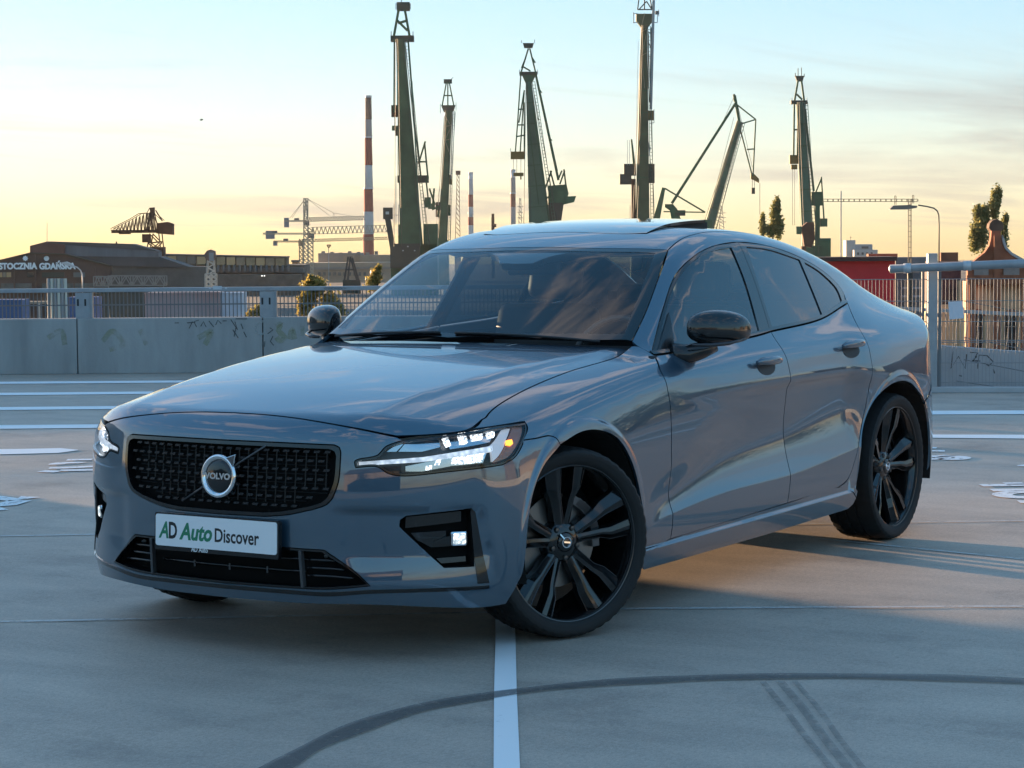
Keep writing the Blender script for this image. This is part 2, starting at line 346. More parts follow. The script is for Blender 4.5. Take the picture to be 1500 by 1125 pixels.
AMBER=mat('amber_lens',(.42,.10,.02),.15,0,.8); AMBL=mat('amber_led',(1,.4,.05),.3,emit=(1,.30,.02),es=.6)
def ledtex(m,sc,lo,hi):
    nt=m.node_tree; b=nt.nodes['Principled BSDF']; t=nt.nodes.new('ShaderNodeTexCoord'); v=nt.nodes.new('ShaderNodeTexVoronoi'); v.inputs['Scale'].default_value=sc; nt.links.new(t.outputs['Object'],v.inputs['Vector']); r=nt.nodes.new('ShaderNodeMapRange'); r.inputs['From Max'].default_value=.7; r.inputs['To Min'].default_value=hi; r.inputs['To Max'].default_value=lo; nt.links.new(v.outputs['Distance'],r.inputs['Value']); nt.links.new(r.outputs[0],b.inputs['Emission Strength'])
ledtex(LED,130,.06,1.15); ledtex(LEDS,60,.07,.20)
CAR=empty('sedan_car',(-1.436,0,0),'glossy blue-grey sedan with lit headlights and black wheels parked on the roof deck','car')
def k2(kind,P):
    P=np.atleast_2d(np.asarray(P,float))
    if kind=='s': return P[:,[0,2]].copy()
    if kind=='t': return P[:,[0,1]].copy()
    if kind=='f': return np.stack([np.arctan2(P[:,1],P[:,0]-.1)*.8,P[:,2]],-1)
    if kind=='r': return np.stack([np.arctan2(P[:,1],-(P[:,0]+3.1))*.8,P[:,2]],-1)
    if kind=='d': return np.stack([P[:,0],(P[:,2]-P[:,1])/math.sqrt(2)],-1)
def krays(kind,Q):
    n=len(Q); z=np.zeros(n); o=np.ones(n)
    if kind=='s': return np.stack([Q[:,0],1.25*o,Q[:,1]],-1),np.stack([z,-o,z],-1),.9
    if kind=='t': return np.stack([Q[:,0],Q[:,1],1.6*o],-1),np.stack([z,z,-o],-1),1.1
    if kind in 'fr':
        a=Q[:,0]/.8; c,s=np.cos(a),np.sin(a)
        if kind=='f': return np.stack([.1+1.3*c,1.3*s,Q[:,1]],-1),np.stack([-c,-s,z],-1),1.0
        return np.stack([-3.1-1.3*c,1.3*s,Q[:,1]],-1),np.stack([c,-s,z],-1),1.0
    if kind=='d':
        a=1.9; r=math.sqrt(.5); return np.stack([Q[:,0],(a-Q[:,1])*r,(a+Q[:,1])*r],-1),np.stack([z,-o*r,-o*r],-1),1.5
def crs(pts,step):
    """Catmull-Rom through 2-D points"""
    P=np.asarray(pts,float)
    if len(P)==2:
        n=max(2,int(np.ceil(np.linalg.norm(P[1]-P[0])/step))+1); return P[0]+(P[1]-P[0])*np.linspace(0,1,n)[:,None]
    E=np.vstack([2*P[0]-P[1],P,2*P[-1]-P[-2]]); out=[]
    t=np.concatenate([[0],np.cumsum(np.sqrt(np.linalg.norm(np.diff(E,axis=0),axis=1))+1e-9)])
    for i in range(1,len(E)-2):
        p0,p1,p2,p3=E[i-1:i+3]; t0,t1,t2,t3=t[i-1:i+3]
        n=max(2,int(np.ceil(np.linalg.norm(p2-p1)/step))); u=np.linspace(t1,t2,n,endpoint=False)[:,None]
        A1=(t1-u)/(t1-t0)*p0+(u-t0)/(t1-t0)*p1;A2=(t2-u)/(t2-t1)*p1+(u-t1)/(t2-t1)*p2;A3=(t3-u)/(t3-t2)*p2+(u-t2)/(t3-t2)*p3
        B1=(t2-u)/(t2-t0)*A1+(u-t0)/(t2-t0)*A2;B2=(t3-u)/(t3-t1)*A2+(u-t1)/(t3-t1)*A3
        out.append((t2-u)/(t2-t1)*B1+(u-t1)/(t2-t1)*B2)
    out.append(P[-1:]); return np.vstack(out)
def outline(kind,sides,step,smooth=True):
    """sides: list of 3-D point lists; corners stay sharp where sides meet"""
    if not isinstance(sides[0],list): sides=[list(sides)+[sides[0]]]; smooth=False
    res=[]
    for s in sides:
        q=k2(kind,s)
        c=crs(q,step) if smooth else np.vstack([crs(q[i:i+2],step)[:-1] for i in range(len(q)-1)]+[q[-1:]])
        res.append(c)
    L=[res[0]]
    for c in res[1:]:
        L.append(c[1:] if np.linalg.norm(c[0]-L[-1][-1])<1e-4 else c)
    P=np.vstack(L)
    if np.linalg.norm(P[0]-P[-1])<1e-4: P=P[:-1]
    return P
def area2(P): return .5*np.sum(P[:,0]*np.roll(P[:,1],-1)-P[:,1]*np.roll(P[:,0],-1))
def inset(P,g):
    if g==0: return P
    if area2(P)<0: P=P[::-1]
    d=np.roll(P,-1,0)-np.roll(P,1,0); d/=np.linalg.norm(d,axis=1)[:,None]+1e-12
    return P+np.stack([-d[:,1],d[:,0]],-1)*g
def inside(Q,P):
    x,y=Q[:,0],Q[:,1]; r=np.zeros(len(Q),bool)
    a=P; b=np.roll(P,-1,0)
    for (x0,y0),(x1,y1) in zip(a,b):
        if y0==y1: continue
        c=((y0>y)!=(y1>y))&(x<(x1-x0)*(y-y0)/(y1-y0)+x0); r^=c
    return r
def near(Q,P,d):
    m=np.zeros(len(Q),bool)
    for p in P: m|=((Q-p)**2).sum(1)<d*d
    return m
def tri_region(loops,step,feats=()):
    P=np.vstack(loops); edges=[]; b=0
    for l in loops:
        n=len(l); edges+=[(b+i,b+(i+1)%n) for i in range(n)]; b+=n
    lo,hi=loops[0].min(0),loops[0].max(0)
    gx=np.arange(lo[0]+step/2,hi[0],step); gy=np.arange(lo[1]+step/2,hi[1],step)
    if len(gx) and len(gy):
        G=np.stack(np.meshgrid(gx,gy),-1).reshape(-1,2)
        ok=inside(G,loops[0])
        for h in loops[1:]: ok&=~inside(G,h)
        G=G[ok]
        if len(G): G=G[~near(G,P,step*.55)]
    else: G=np.zeros((0,2))
    fp=[]
    for f in feats:
        m=inside(f,loops[0])
        for h in loops[1:]: m&=~inside(f,h)
        m&=~near(f,P,.004)
        fp.append(f[m])
        for i in range(len(f)-1):
            if m[i] and m[i+1]: edges.append((len(P)+sum(len(q) for q in fp[:-1])+int(m[:i].sum()),len(P)+sum(len(q) for q in fp[:-1])+int(m[:i].sum())+1))
    FP=np.vstack(fp) if fp else np.zeros((0,2))
    if len(FP) and len(G): G=G[~near(G,FP,step*.42)]
    P=np.vstack([P,FP])
    allp=np.vstack([P,G])
    r=delaunay_2d_cdt([Vector((float(p[0]),float(p[1]))) for p in allp],edges,[],0,1e-7)
    V=np.array([tuple(v) for v in r[0]]); T=[tuple(f) for f in r[2]]
    T=np.array([f for f in T if len(f)==3])
    c=V[T].mean(1); ok=inside(c,loops[0])
    for h in loops[1:]: ok&=~inside(c,h)
    T=T[ok]; d1=V[T[:,1]]-V[T[:,0]]; d2=V[T[:,2]]-V[T[:,0]]; ar=d1[:,0]*d2[:,1]-d1[:,1]*d2[:,0]
    T=T[np.abs(ar)>1e-12]; fl=ar[np.abs(ar)>1e-12]<0; T[fl]=T[fl][:,::-1]
    used=np.unique(T); mp=-np.ones(len(V),int); mp[used]=np.arange(len(used))
    return V[used],mp[T]
def panel_data(kind,fn,loops,step,shift=0.0,skirt=.010,feats=()):
    V2,T=tri_region(loops,step,[k2(kind,f) for f in feats])
    O,D,ln=krays(kind,V2); t=march(fn,O,D,0,ln,n=36)
    bad=np.isnan(t)
    if bad.any():
        good=np.where(~bad)[0]
        for i in np.where(bad)[0]: t[i]=t[good[np.argmin(((V2[good]-V2[i])**2).sum(1))]]
    P=O+D*t[:,None]; Nn=grad(fn,P)
    P=P+D*shift
    f0=np.cross(P[T[:,1]]-P[T[:,0]],P[T[:,2]]-P[T[:,0]])
    if np.sum((f0*Nn[T[:,0]]).sum(1))<0: T=T[:,::-1]
    nv=len(P); faces=[tuple(f) for f in T]; LN=[Nn[i] for f in T for i in f]
    # rolled edge (or the side walls of a recess)
    if skirt:
        E={}
        for f in T:
            for a,b in ((f[0],f[1]),(f[1],f[2]),(f[2],f[0])): E[(a,b)]=1
        bd=[(a,b) for (a,b) in E if (b,a) not in E]
        vs=sorted({i for e in bd for i in e}); ix={v:nv+k for k,v in enumerate(vs)}
        ext=np.array([P[v]-(Nn[v]*skirt if skirt>0 else D[v]*(-skirt)) for v in vs])
        P=np.vstack([P,ext])
        for a,b in bd:
            f=(b,a,ix[a],ix[b]); faces.append(f)
            n=np.cross(P[a]-P[b],P[ix[a]]-P[b]); n/=np.linalg.norm(n)+1e-12
            LN+=[n]*4
    return P,faces,LN
def place(name,data,m,parent,mirror=False):
    P,faces,LN=data
    if mirror:
        P=P*np.array([1,-1,1]); F2=[]; L2=[]; i=0
        for f in faces:
            k=len(f); F2.append(tuple(f[::-1])); L2+=[n*np.array([1,-1,1]) for n in LN[i:i+k][::-1]]; i+=k
        faces,LN=F2,L2
    return mesh_obj(name,P,faces,m,parent,normals=LN)
def mir(sides): return [[(x,-y,z) for x,y,z in s] for s in sides]
def sym(sides):
    """half outline (centre line to centre line) -> closed symmetric outline"""
    return sides+[[(x,-y,z) for x,y,z in s][::-1] for s in sides[::-1]]
def panel(name,m,parents,kind,fn,sides,holes=(),step=.03,gap=.0027,shift=0.0,skirt=.010,both=True,es=None,feats=()):
    es=es or step*.6
    lp=[inset(outline(kind,sides,es),gap)]+[inset(outline(kind,h,es),-gap if gap else 0) for h in holes]
    d=panel_data(kind,fn,lp,step,shift,skirt,feats)
    if not both: return place(name,d,m,parents)
    return place(name,d,m,parents[0]),place(name,d,m,parents[1],True)
CC=[CAR,CAR]
def snapc(kind,fn,pts):
    q=k2(kind,pts); O,D,ln=krays(kind,q); t=march(fn,O,D,0,ln,n=36); P=np.where(np.isnan(t)[:,None],np.asarray(pts,float),O+D*np.nan_to_num(t)[:,None]); return [tuple(p) for p in P]
def snap(kind,fn,pts,step=.03):
    """feature line laid on the body surface: smooth in the projection, then cast on"""
    q=crs(k2(kind,pts),step); O,D,ln=krays(kind,q); t=march(fn,O,D,0,ln,n=36)
    g=~np.isnan(t); P=O[g]+D[g]*t[g][:,None]; return [tuple(p) for p in P]
# ---- feature lines on the left flank (mirrored for the right)
A_WS=[(-.729,.716,1.003),(-.884,.689,1.101),(-1.063,.645,1.215),(-1.286,.578,1.342)]
DITCH=[(-1.286,.578,1.342),(-1.433,.565,1.388),(-1.589,.572,1.409),(-1.787,.574,1.414),(-2.15,.565,1.41),(-2.5,.55,1.39),(-2.74,.54,1.35)]
RG=[(-2.74,.54,1.35),(-2.95,.565,1.27),(-3.15,.59,1.19),(-3.30,.61,1.13)]
TRIM=[(-.747,.786,.952),(-.983,.717,1.125),(-1.18,.669,1.248),(-1.374,.655,1.321),(-1.55,.647,1.356),(-1.798,.634,1.372),(-2.069,.649,1.354),(-2.441,.667,1.283),(-2.66,.685,1.205),(-2.735,.70,1.145),(-2.70,.745,1.088)]
BELT=[(-.747,.80,.950),(-1.044,.828,.962),(-1.58,.839,.989),(-1.72,.835,1.000),(-2.269,.816,1.030),(-2.58,.775,1.072),(-2.70,.745,1.088)]
DOORF=[(-.747,.80,.950),(-.672,.866,.899),(-.668,.897,.841),(-.674,.906,.784),(-.672,.913,.6),(-.685,.897,.428),(-.69,.908,.345),(-.685,.901,.263)]
BSEAM=[(-1.72,.835,1.000),(-1.715,.865,.967),(-1.722,.905,.877),(-1.722,.92,.805),(-1.74,.892,.528),(-1.728,.915,.412),(-1.705,.912,.291)]
RDOOR=[(-2.70,.745,1.088),(-2.60,.863,.985),(-2.572,.91,.89),(-2.55,.929,.755),(-2.53,.922,.676),(-2.471,.917,.535),(-2.412,.919,.434),(-2.33,.916,.336),(-2.233,.913,.304)]
FARCH=[(.462,.883,.182),(.412,.915,.272),(.381,.927,.465),(.346,.926,.55),(.277,.923,.627),(.158,.920,.691),(.006,.919,.723),(-.11,.922,.719),(-.245,.926,.674),(-.351,.926,.569),(-.403,.923,.474),(-.445,.90,.35),(-.462,.90,.25),(-.468,.89,.18)]
RARCH=[(-2.414,.922,.240),(-2.444,.925,.441),(-2.496,.922,.564),(-2.57,.927,.650),(-2.701,.938,.704),(-2.86,.94,.722),(-3.02,.935,.702),(-3.16,.93,.640),(-3.245,.925,.55),(-3.29,.92,.44),(-3.30,.91,.30)]
HOODF=[(.795,0,.815),(.793,.16,.812),(.782,.309,.802),(.765,.494,.779),(.720,.628,.752)]
HOODS=[(.720,.628,.752),(.635,.735,.7575),(.540,.785,.768),(.44,.790,.795)]
HOODS2=[(.44,.790,.795),(.338,.765,.825),(.138,.745,.865),(-.211,.733,.916),(-.55,.735,.948),(-.705,.725,.985)]
HLTOP=[(.712,.646,.742),(.559,.785,.762),(.415,.828,.773),(.286,.856,.776)]
HLOUT=[(.286,.856,.776),(.296,.870,.759),(.357,.891,.714),(.424,.899,.671),(.479,.886,.651)]
HLBOT=[(.479,.886,.651),(.632,.774,.637),(.729,.648,.626),(.751,.609,.636),(.764,.580,.656),(.793,.513,.653)]
HLIN=[(.793,.513,.653),(.792,.510,.675),(.760,.578,.694),(.744,.600,.722),(.712,.646,.742)]
A_WS=snapc('t',greenhouse,A_WS); DITCH=snapc('t',greenhouse,DITCH); RG=snapc('t',body,RG); TRIM=snapc('s',greenhouse,TRIM); BELT=snapc('s',body,BELT); DOORF=snapc('s',body,DOORF)
BSEAM=snapc('s',body,BSEAM); RDOOR=snapc('s',body,RDOOR); FARCH=snapc('s',lower,FARCH); RARCH=snapc('s',lower,RARCH); HLOUT=snapc('f',lower,HLOUT)
HOODF=snap('f',lower,HOODF); HOODS=snap('f',lower,HOODS); HOODS2=snap('d',lower,HOODS2); HLTOP=snap('f',lower,HLTOP); HLBOT=snap('f',lower,HLBOT); HLIN=snap('f',lower,HLIN)
HLOUT[0]=HLTOP[-1]; HLOUT[-1]=HLBOT[0]; HLBOT[-1]=HLIN[0]; HLIN[-1]=HLTOP[0]; HOODS[0]=HOODF[-1]; HOODS2[0]=HOODS[-1]; BELT[0]=DOORF[0]; BSEAM[0]=BELT[3]; RDOOR[0]=BELT[-1]; A_WS[-1]=DITCH[0]; DITCH[-1]=RG[0]
SEAM=snap('f',lower,[(.352,.886,.722),(.286,.886,.7225),(.182,.908,.721),(.158,.920,.691)]); SEAM[-1]=FARCH[5]
def arcline(cx,r,a0,a1,n):
    return [(cx+r*1.03*math.cos(a),.92,.336+r*math.sin(a)) for a in np.radians(np.linspace(a0,a1,n))]
def xline(fz,x0,x1,n): return [(x,.9,float(fz(np.array([x]))[0])) for x in np.linspace(x0,x1,n)]
# lines along which the surface breaks: mesh edges follow them
FE_F=[snapc('s',lower,arcline(-.02,r,-12,192,90)) for r in (.405,.417,.430,.444)]
FE_R=[snapc('s',lower,arcline(-2.872,r,-12,192,90)) for r in (.405,.417,.430,.444)]
FE_C=[snapc('s',lower,xline(lambda x:SC(x)+o,-.42,-2.60,120)) for o in (-.0045,.0,.0045,.016)]
FE_S=[snapc('s',lower,xline(lambda x:.2415-.0137*x+o,-.40,-2.52,110)) for o in (-.007,-.001,.005,.011)]
HL=[HLTOP,HLOUT,HLBOT,HLIN]
# ---- bonnet
panel('bonnet',PAINT,CAR,'t',lower,sym([HOODF,HOODS,HOODS2,[HOODS2[-1],(-.60,.45,1.0),(-.53,0,1.0)]]),step=.03,both=False)
# ---- front wings
panel('front_wing',PAINT,CC,'d',body,[HOODS2,[HOODS2[-1],(-.727,.742,.985),(-.742,.780,.960),DOORF[0]],DOORF,[(-.685,.901,.263),(-.6,.905,.255),(-.462,.90,.25)],FARCH[5:-1][::-1],SEAM[::-1],[SEAM[0],(.292,.872,.762),(.283,.853,.779)],[(.283,.853,.779),(.415,.828,.776),(.52,.793,.768)],[(.52,.793,.768),(.48,.791,.780),HOODS2[0]]],step=.022,feats=FE_F+FE_C+FE_S)
# ---- front bumper cover with its openings
GRO=[[(.853,0,.728),(.83,.25,.728),(.806,.435,.726)],[(.806,.435,.726),(.803,.455,.718),(.804,.462,.700)],[(.804,.462,.700),(.815,.459,.607),(.822,.440,.552)],[(.822,.440,.552),(.828,.42,.530),(.838,.37,.511)],[(.838,.37,.511),(.852,.27,.489),(.862,.19,.480)],[(.862,.19,.480),(.866,0,.478)]]
INT=[[(.864,0,.385),(.848,.317,.379),(.832,.41,.378)],[(.832,.41,.378),(.802,.511,.308),(.779,.556,.262)],[(.779,.556,.262),(.822,.414,.246),(.847,.246,.243),(.857,0,.241)]]
FOG=[(.735,.65,.458),(.733,.652,.479),(.722,.668,.492),(.584,.828,.511),(.574,.838,.498),(.575,.836,.320),(.647,.765,.320)]
BLADE=[(.5835,.829,.5135),(.570,.841,.500),(.534,.862,.262),(.566,.838,.262),(.5745,.8365,.36)]
BUMP=[HOODF,[HOODF[-1],HLIN[-1]],HLIN[::-1],HLBOT[::-1],HLOUT[2:][::-1]+[SEAM[0]],SEAM,FARCH[:6][::-1],[(.462,.883,.182),(.549,.828,.178),(.763,.565,.196),(.83,.3,.190),(.84,0,.188)]]
FOGM=[(x,-y,z) for x,y,z in FOG]
STRIP=[[(.858,0,.236),(.845,.244,.236),(.818,.411,.236),(.776,.558,.249),(.564,.839,.254),(.533,.862,.254)],[(.533,.862,.254),(.533,.862,.243)],[(.533,.862,.243),(.564,.839,.242),(.776,.558,.236),(.818,.411,.222),(.845,.244,.222),(.856,0,.222)]]
BUMPER=panel('front_bumper',PAINT,CAR,'f',lower,sym(BUMP),holes=[sym(GRO),sym(INT),FOG,FOGM],step=.02,both=False,gap=.0018,feats=FE_F[:]+[[(x,-y,z) for x,y,z in f] for f in FE_F])

panel('bumper_strip',GBLK,BUMPER,'f',lower,sym(STRIP),step=.03,both=False,gap=0,shift=-.004,skirt=.006)
panel('trim_blade',GBLK,[BUMPER,BUMPER],'f',lower,BLADE,step=.03,gap=0,shift=-.004,skirt=.006)
def sp(kind,fn,pts,out=0.0):
    """points on the body surface, pushed outward"""
    Q=k2(kind,pts); O,D,ln=krays(kind,Q); t=march(fn,O,D,0,ln,n=36); P=O+D*t[:,None]; n=grad(fn,P); return P+n*out,n
def fpt(y,z,out=0.0):
    """point of the nose at (y, z)"""
    O=np.array([[1.3,y,z]]); t=march(lower,O,np.array([[-1.,0,0]]),0,1.2,n=36); P=O+np.array([[-1.,0,0]])*t[:,None]; n=grad(lower,P); return (P+n*out)[0],n[0]
# ---- radiator grille
GRILLE=panel('grille',mat('recess_black',(.003,.003,.003),.8,spec=.2),CAR,'f',lower,sym(GRO),step=.04,both=False,gap=0,shift=.045,skirt=-.045)
def shrink(sides,k,c=(0,0,.602)):
    return [[(x,y*k[0],c[2]+(z-c[2])*k[1]) for x,y,z in s] for s in sides]
panel('grille_frame',GBLK,GRILLE,'f',lower,sym(GRO),holes=[sym(shrink(GRO,(.955,.875)))],step=.03,both=False,gap=.002,shift=-.005,skirt=.03)
bar_me=None
for r in range(7):
    z=.520+r*.0305
    for c in range(-11,12):
        y=c*.0385+(.009 if r%2 else -.009)
        lim=.425 if z>.56 else .30+(z-.515)*2.6
        if abs(y)>lim or (y*y+((z-.605)*1.0)**2)<.068**2: continue
        p,n=fpt(y,z,-.012); 
        t=np.array([-n[1],n[0],0.]); t/=np.linalg.norm(t)
        if bar_me is None:
            m_=MB(); m_.prism([(0,-.0135,-.004),(0,.0085,-.004),(0,.0135,.004),(0,-.0085,.004)],(.010,0,0)); o=m_.build('grille_bar',mat('grille_black',(.020,.020,.022),.25),GRILLE,origin=(0,0,0)); bar_me=o.data
        else:
            o=bpy.data.objects.new('grille_bar',bar_me); COL.objects.link(o); o.parent=GRILLE
        o.location=tuple(p-origin_of(GRILLE)); o.rotation_euler=(0,0,math.atan2(n[1],n[0]))
# thin web behind the bars
m_=MB()
for r in range(7):
    z=.535+r*.0305
    pts=[fpt(y,z,-.03)[0] for y in np.linspace(-.41,.41,13)]
    if z<.56: pts=[fpt(y,z,-.03)[0] for y in np.linspace(-.33,.33,13)]
    m_.tube(pts,.0028,5)
for c_ in range(-10,11):
    y=c_*.0385+.019
    zz=[.528 if abs(y)<.30 else .575,.700]
    m_.tube([fpt(y,zz[0],-.024)[0],fpt(y,zz[1],-.024)[0]],.0024,5)
m_.build('grille_web',mat('web_black',(.010,.010,.011),.35),GRILLE)
# diagonal bar and round badge
p0,n0=fpt(-.165,.512,.004); p1,n1=fpt(.185,.716,.004); pc,nc=fpt(0,.606,.004)
MB().tube([p0,(p0+pc)/2+[.003,0,0],pc+[.004,0,0],(pc+p1)/2+[.003,0,0],p1],.0036,6).build('diagonal_bar',mat('bar_grey',(.10,.10,.105),.3,.6),GRILLE,smooth=True)
ax=nc/np.linalg.norm(nc)
BADGE=MB().lathe([(.055,.004),(.060,.010),(.067,.013),(.073,.010),(.075,.003),(.075,-.015),(.05,-.015)],pc,ax,48).build('badge_ring',CHROME,GRILLE,smooth=True)
MB().lathe([(.0001,.0095),(.045,.0085),(.0565,.006),(.0565,-.01)],pc,ax,48).build('badge_disc',GBLK,GRILLE,smooth=True)
up=np.array([0,0,1.])-ax*ax[2]; up/=np.linalg.norm(up); rt=np.cross(up,ax)
text_mesh('badge_lettering','VOLVO',.0285,mat('badge_letters',(.62,.62,.62),.3,.8),GRILLE,pc+ax*.0100-up*.0095,rt,up,offset=.0012,align='CENTER',sx=1.12)
m_=MB(); c45=(rt+up)/math.sqrt(2); d45=(rt-up)/math.sqrt(2)
m_.prism([pc+ax*.003+c45*.060+d45*.026,pc+ax*.003+c45*.060-d45*.026,pc+ax*.003+c45*.082-d45*.015,pc+ax*.003+c45*.104+up*.004,pc+ax*.003+c45*.082+d45*.015][::-1],ax*.008)
m_.build('badge_arrow',CHROME,GRILLE,bevel=.002)
# ---- lower air intake
INTK=panel('lower_intake',mat('recess_black'),CAR,'f',lower,sym(INT),step=.04,both=False,gap=0,shift=.07,skirt=-.07)
panel('intake_frame',GBLK,INTK,'f',lower,sym(INT),holes=[sym([[(x,y*.975,.3125+(z-.3125)*.88) for x,y,z in s] for s in INT])],step=.03,both=False,gap=.001,shift=-.002,skirt=.02)
for z,lim,dep in ((.285,.50,.030),(.312,.47,.030),(.340,.44,.030)):
    for s in (-1,1):
        pts=[fpt(s*y,z,-.022)[0] for y in np.linspace(.335,lim,6)]
        MB().tube(pts,.0048,6).build('intake_slat',TRIMB,INTK,smooth=True)
for z in (.29,.335):
    MB().tube([fpt(y,z,-.05)[0] for y in np.linspace(-.315,.315,9)],.005,6).build('intake_bar',TRIMB,INTK,smooth=True)
for s in (-1,1):
    a,_=fpt(s*.322,.372,-.004); b,_=fpt(s*.325,.248,-.002)
    MB().beam(a,b,.010,.010,.02,.02,side=(0,1,0)).build('intake_pillar',SATIN if 0 else mat('pillar_grey',(.09,.09,.095),.35,.4),INTK,bevel=.002)
    c,_=fpt(s*.40,.352,-.03); MB().lathe([(.0001,.004),(.007,.004),(.012,0),(.012,-.01)],c,(1,0,0),16).build('parking_sensor',TRIMB,INTK,smooth=True)
for y in (-.16,0,.16):
    a,_=fpt(y,.300,-.045); MB().beam(a,a+[0,0,-.022],.005,.005).build('intake_rib',mat('pillar_grey'),INTK)
# ---- number plate
pl=np.array([.893,0,.413]); tl=math.radians(2); pu=np.array([-math.sin(tl),0,math.cos(tl)]); pr=np.array([0,1.,0]); pn=np.cross(pr,pu)
def rrect(c,w,h,r,n=5):
    out=[]
    for cx,cy,a0 in((w/2-r,h/2-r,0),(-w/2+r,h/2-r,90),(-w/2+r,-h/2+r,180),(w/2-r,-h/2+r,270)):
        for k in range(n+1):
            a=math.radians(a0+90*k/n); out.append(c+pr*(cx+r*math.cos(a))+pu*(cy+r*math.sin(a)))
    return out
PLATE=MB().prism(rrect(pl-pn*.018-pu*.005,.534,.128,.008),pn*.017).build('number_plate',TRIMB,CAR)
MB().prism(rrect(pl-pn*.002,.522,.108,.009),pn*.004).build('plate_sheet',mat('plate_white',(.80,.81,.82),.4),PLATE)
m_=MB()
o1=rrect(pl+pn*.0021,.518,.104,.008); o2=rrect(pl+pn*.0021,.514,.100,.007)
GRN=mat('print_green',(.015,.20,.10),.5); BLKP=mat('print_black',(.012,.013,.015),.5)
def ptxt(n,s,size,m,x,y,**k): text_mesh(n,s,size,m,PLATE,pl+pn*.0022+pr*x+pu*y,pr,pu,extrude=.0003,**k)
ptxt('plate_letter','A',.078,GRN,-.244,-.026,shear=.28,offset=.0022,sx=.74)
ptxt('plate_letter','D',.078,BLKP,-.2045,-.026,offset=.0022,sx=.68)
ptxt('plate_lettering','Auto',.078,GRN,-.152,-.026,shear=.22,offset=.0026,sx=.85)
ptxt('plate_lettering','Discover',.065,BLKP,-.004,-.026,offset=.0012,sx=.80)
text_mesh('frame_lettering','AD Auto',.024,mat('plate_white'),PLATE,pl-pn*.0008-pr*.105-pu*.0665,pr,pu,extrude=.0003,offset=.0003,sx=.8)
# ---- fog lamp pockets
for s in (0,1):
    g=[1,-1][s]
    FO=panel_data('f',lower,[outline('f',FOG,.02)],.03,.05,-.05); FP=place('fog_lamp',FO,mat('recess_black'),CAR,s==1)
    def fs(pts,sh,m,name,sk=.02,parent=FP):
        d=panel_data('f',lower,[outline('f',pts,.02)],.03,sh,sk); return place(name,d,m,parent,s==1)
    fs([(.72,.67,.487),(.60,.815,.503),(.60,.815,.468),(.72,.665,.450)],.018,TRIMB,'pocket_slat',.03)
    fs([(.70,.69,.415),(.60,.815,.414),(.595,.82,.388),(.67,.74,.384)],.022,TRIMB,'pocket_slat',.03)
    fs([(.66,.752,.348),(.59,.825,.352),(.59,.825,.335),(.65,.765,.331)],.018,TRIMB,'pocket_slat',.03)
    p,n=sp('f',lower,[(.604,.80,.412)]); p=p[0]*[1,g,1]; n=n[0]*[1,g,1]; pd=np.array([p[0]-.1,p[1],0]);
    c=p-n*.020
    tt=np.cross([0,0,1.],n); tt/=np.linalg.norm(tt); uu_=np.cross(n,tt)
    MB().box(c,(.060,.050,.02),[tt,uu_,n]).build('lamp_bezel',CHROME,FP,bevel=.008)
    fl=mat('fog_led',(.70,.73,.73),.15,emit=(.93,1,.97),es=.3)
    if s==0: ledtex(fl,95,.06,.45)
    MB().box(c+n*.009,(.044,.038,.012),[tt,uu_,n]).build('lamp_lens',fl,FP,bevel=.006)
    MB().beam(c-tt*.030*g-uu_*.004+n*.004,c-tt*.085*g-uu_*.010+n*.002,.030,.006,.012,.006,side=uu_).build('lamp_arrow',TRIMB,FP)
    fs([(.705,.68,.432),(.63,.775,.438),(.63,.775,.392),(.69,.70,.405)],.030,GBLK,'lamp_shroud',.01)
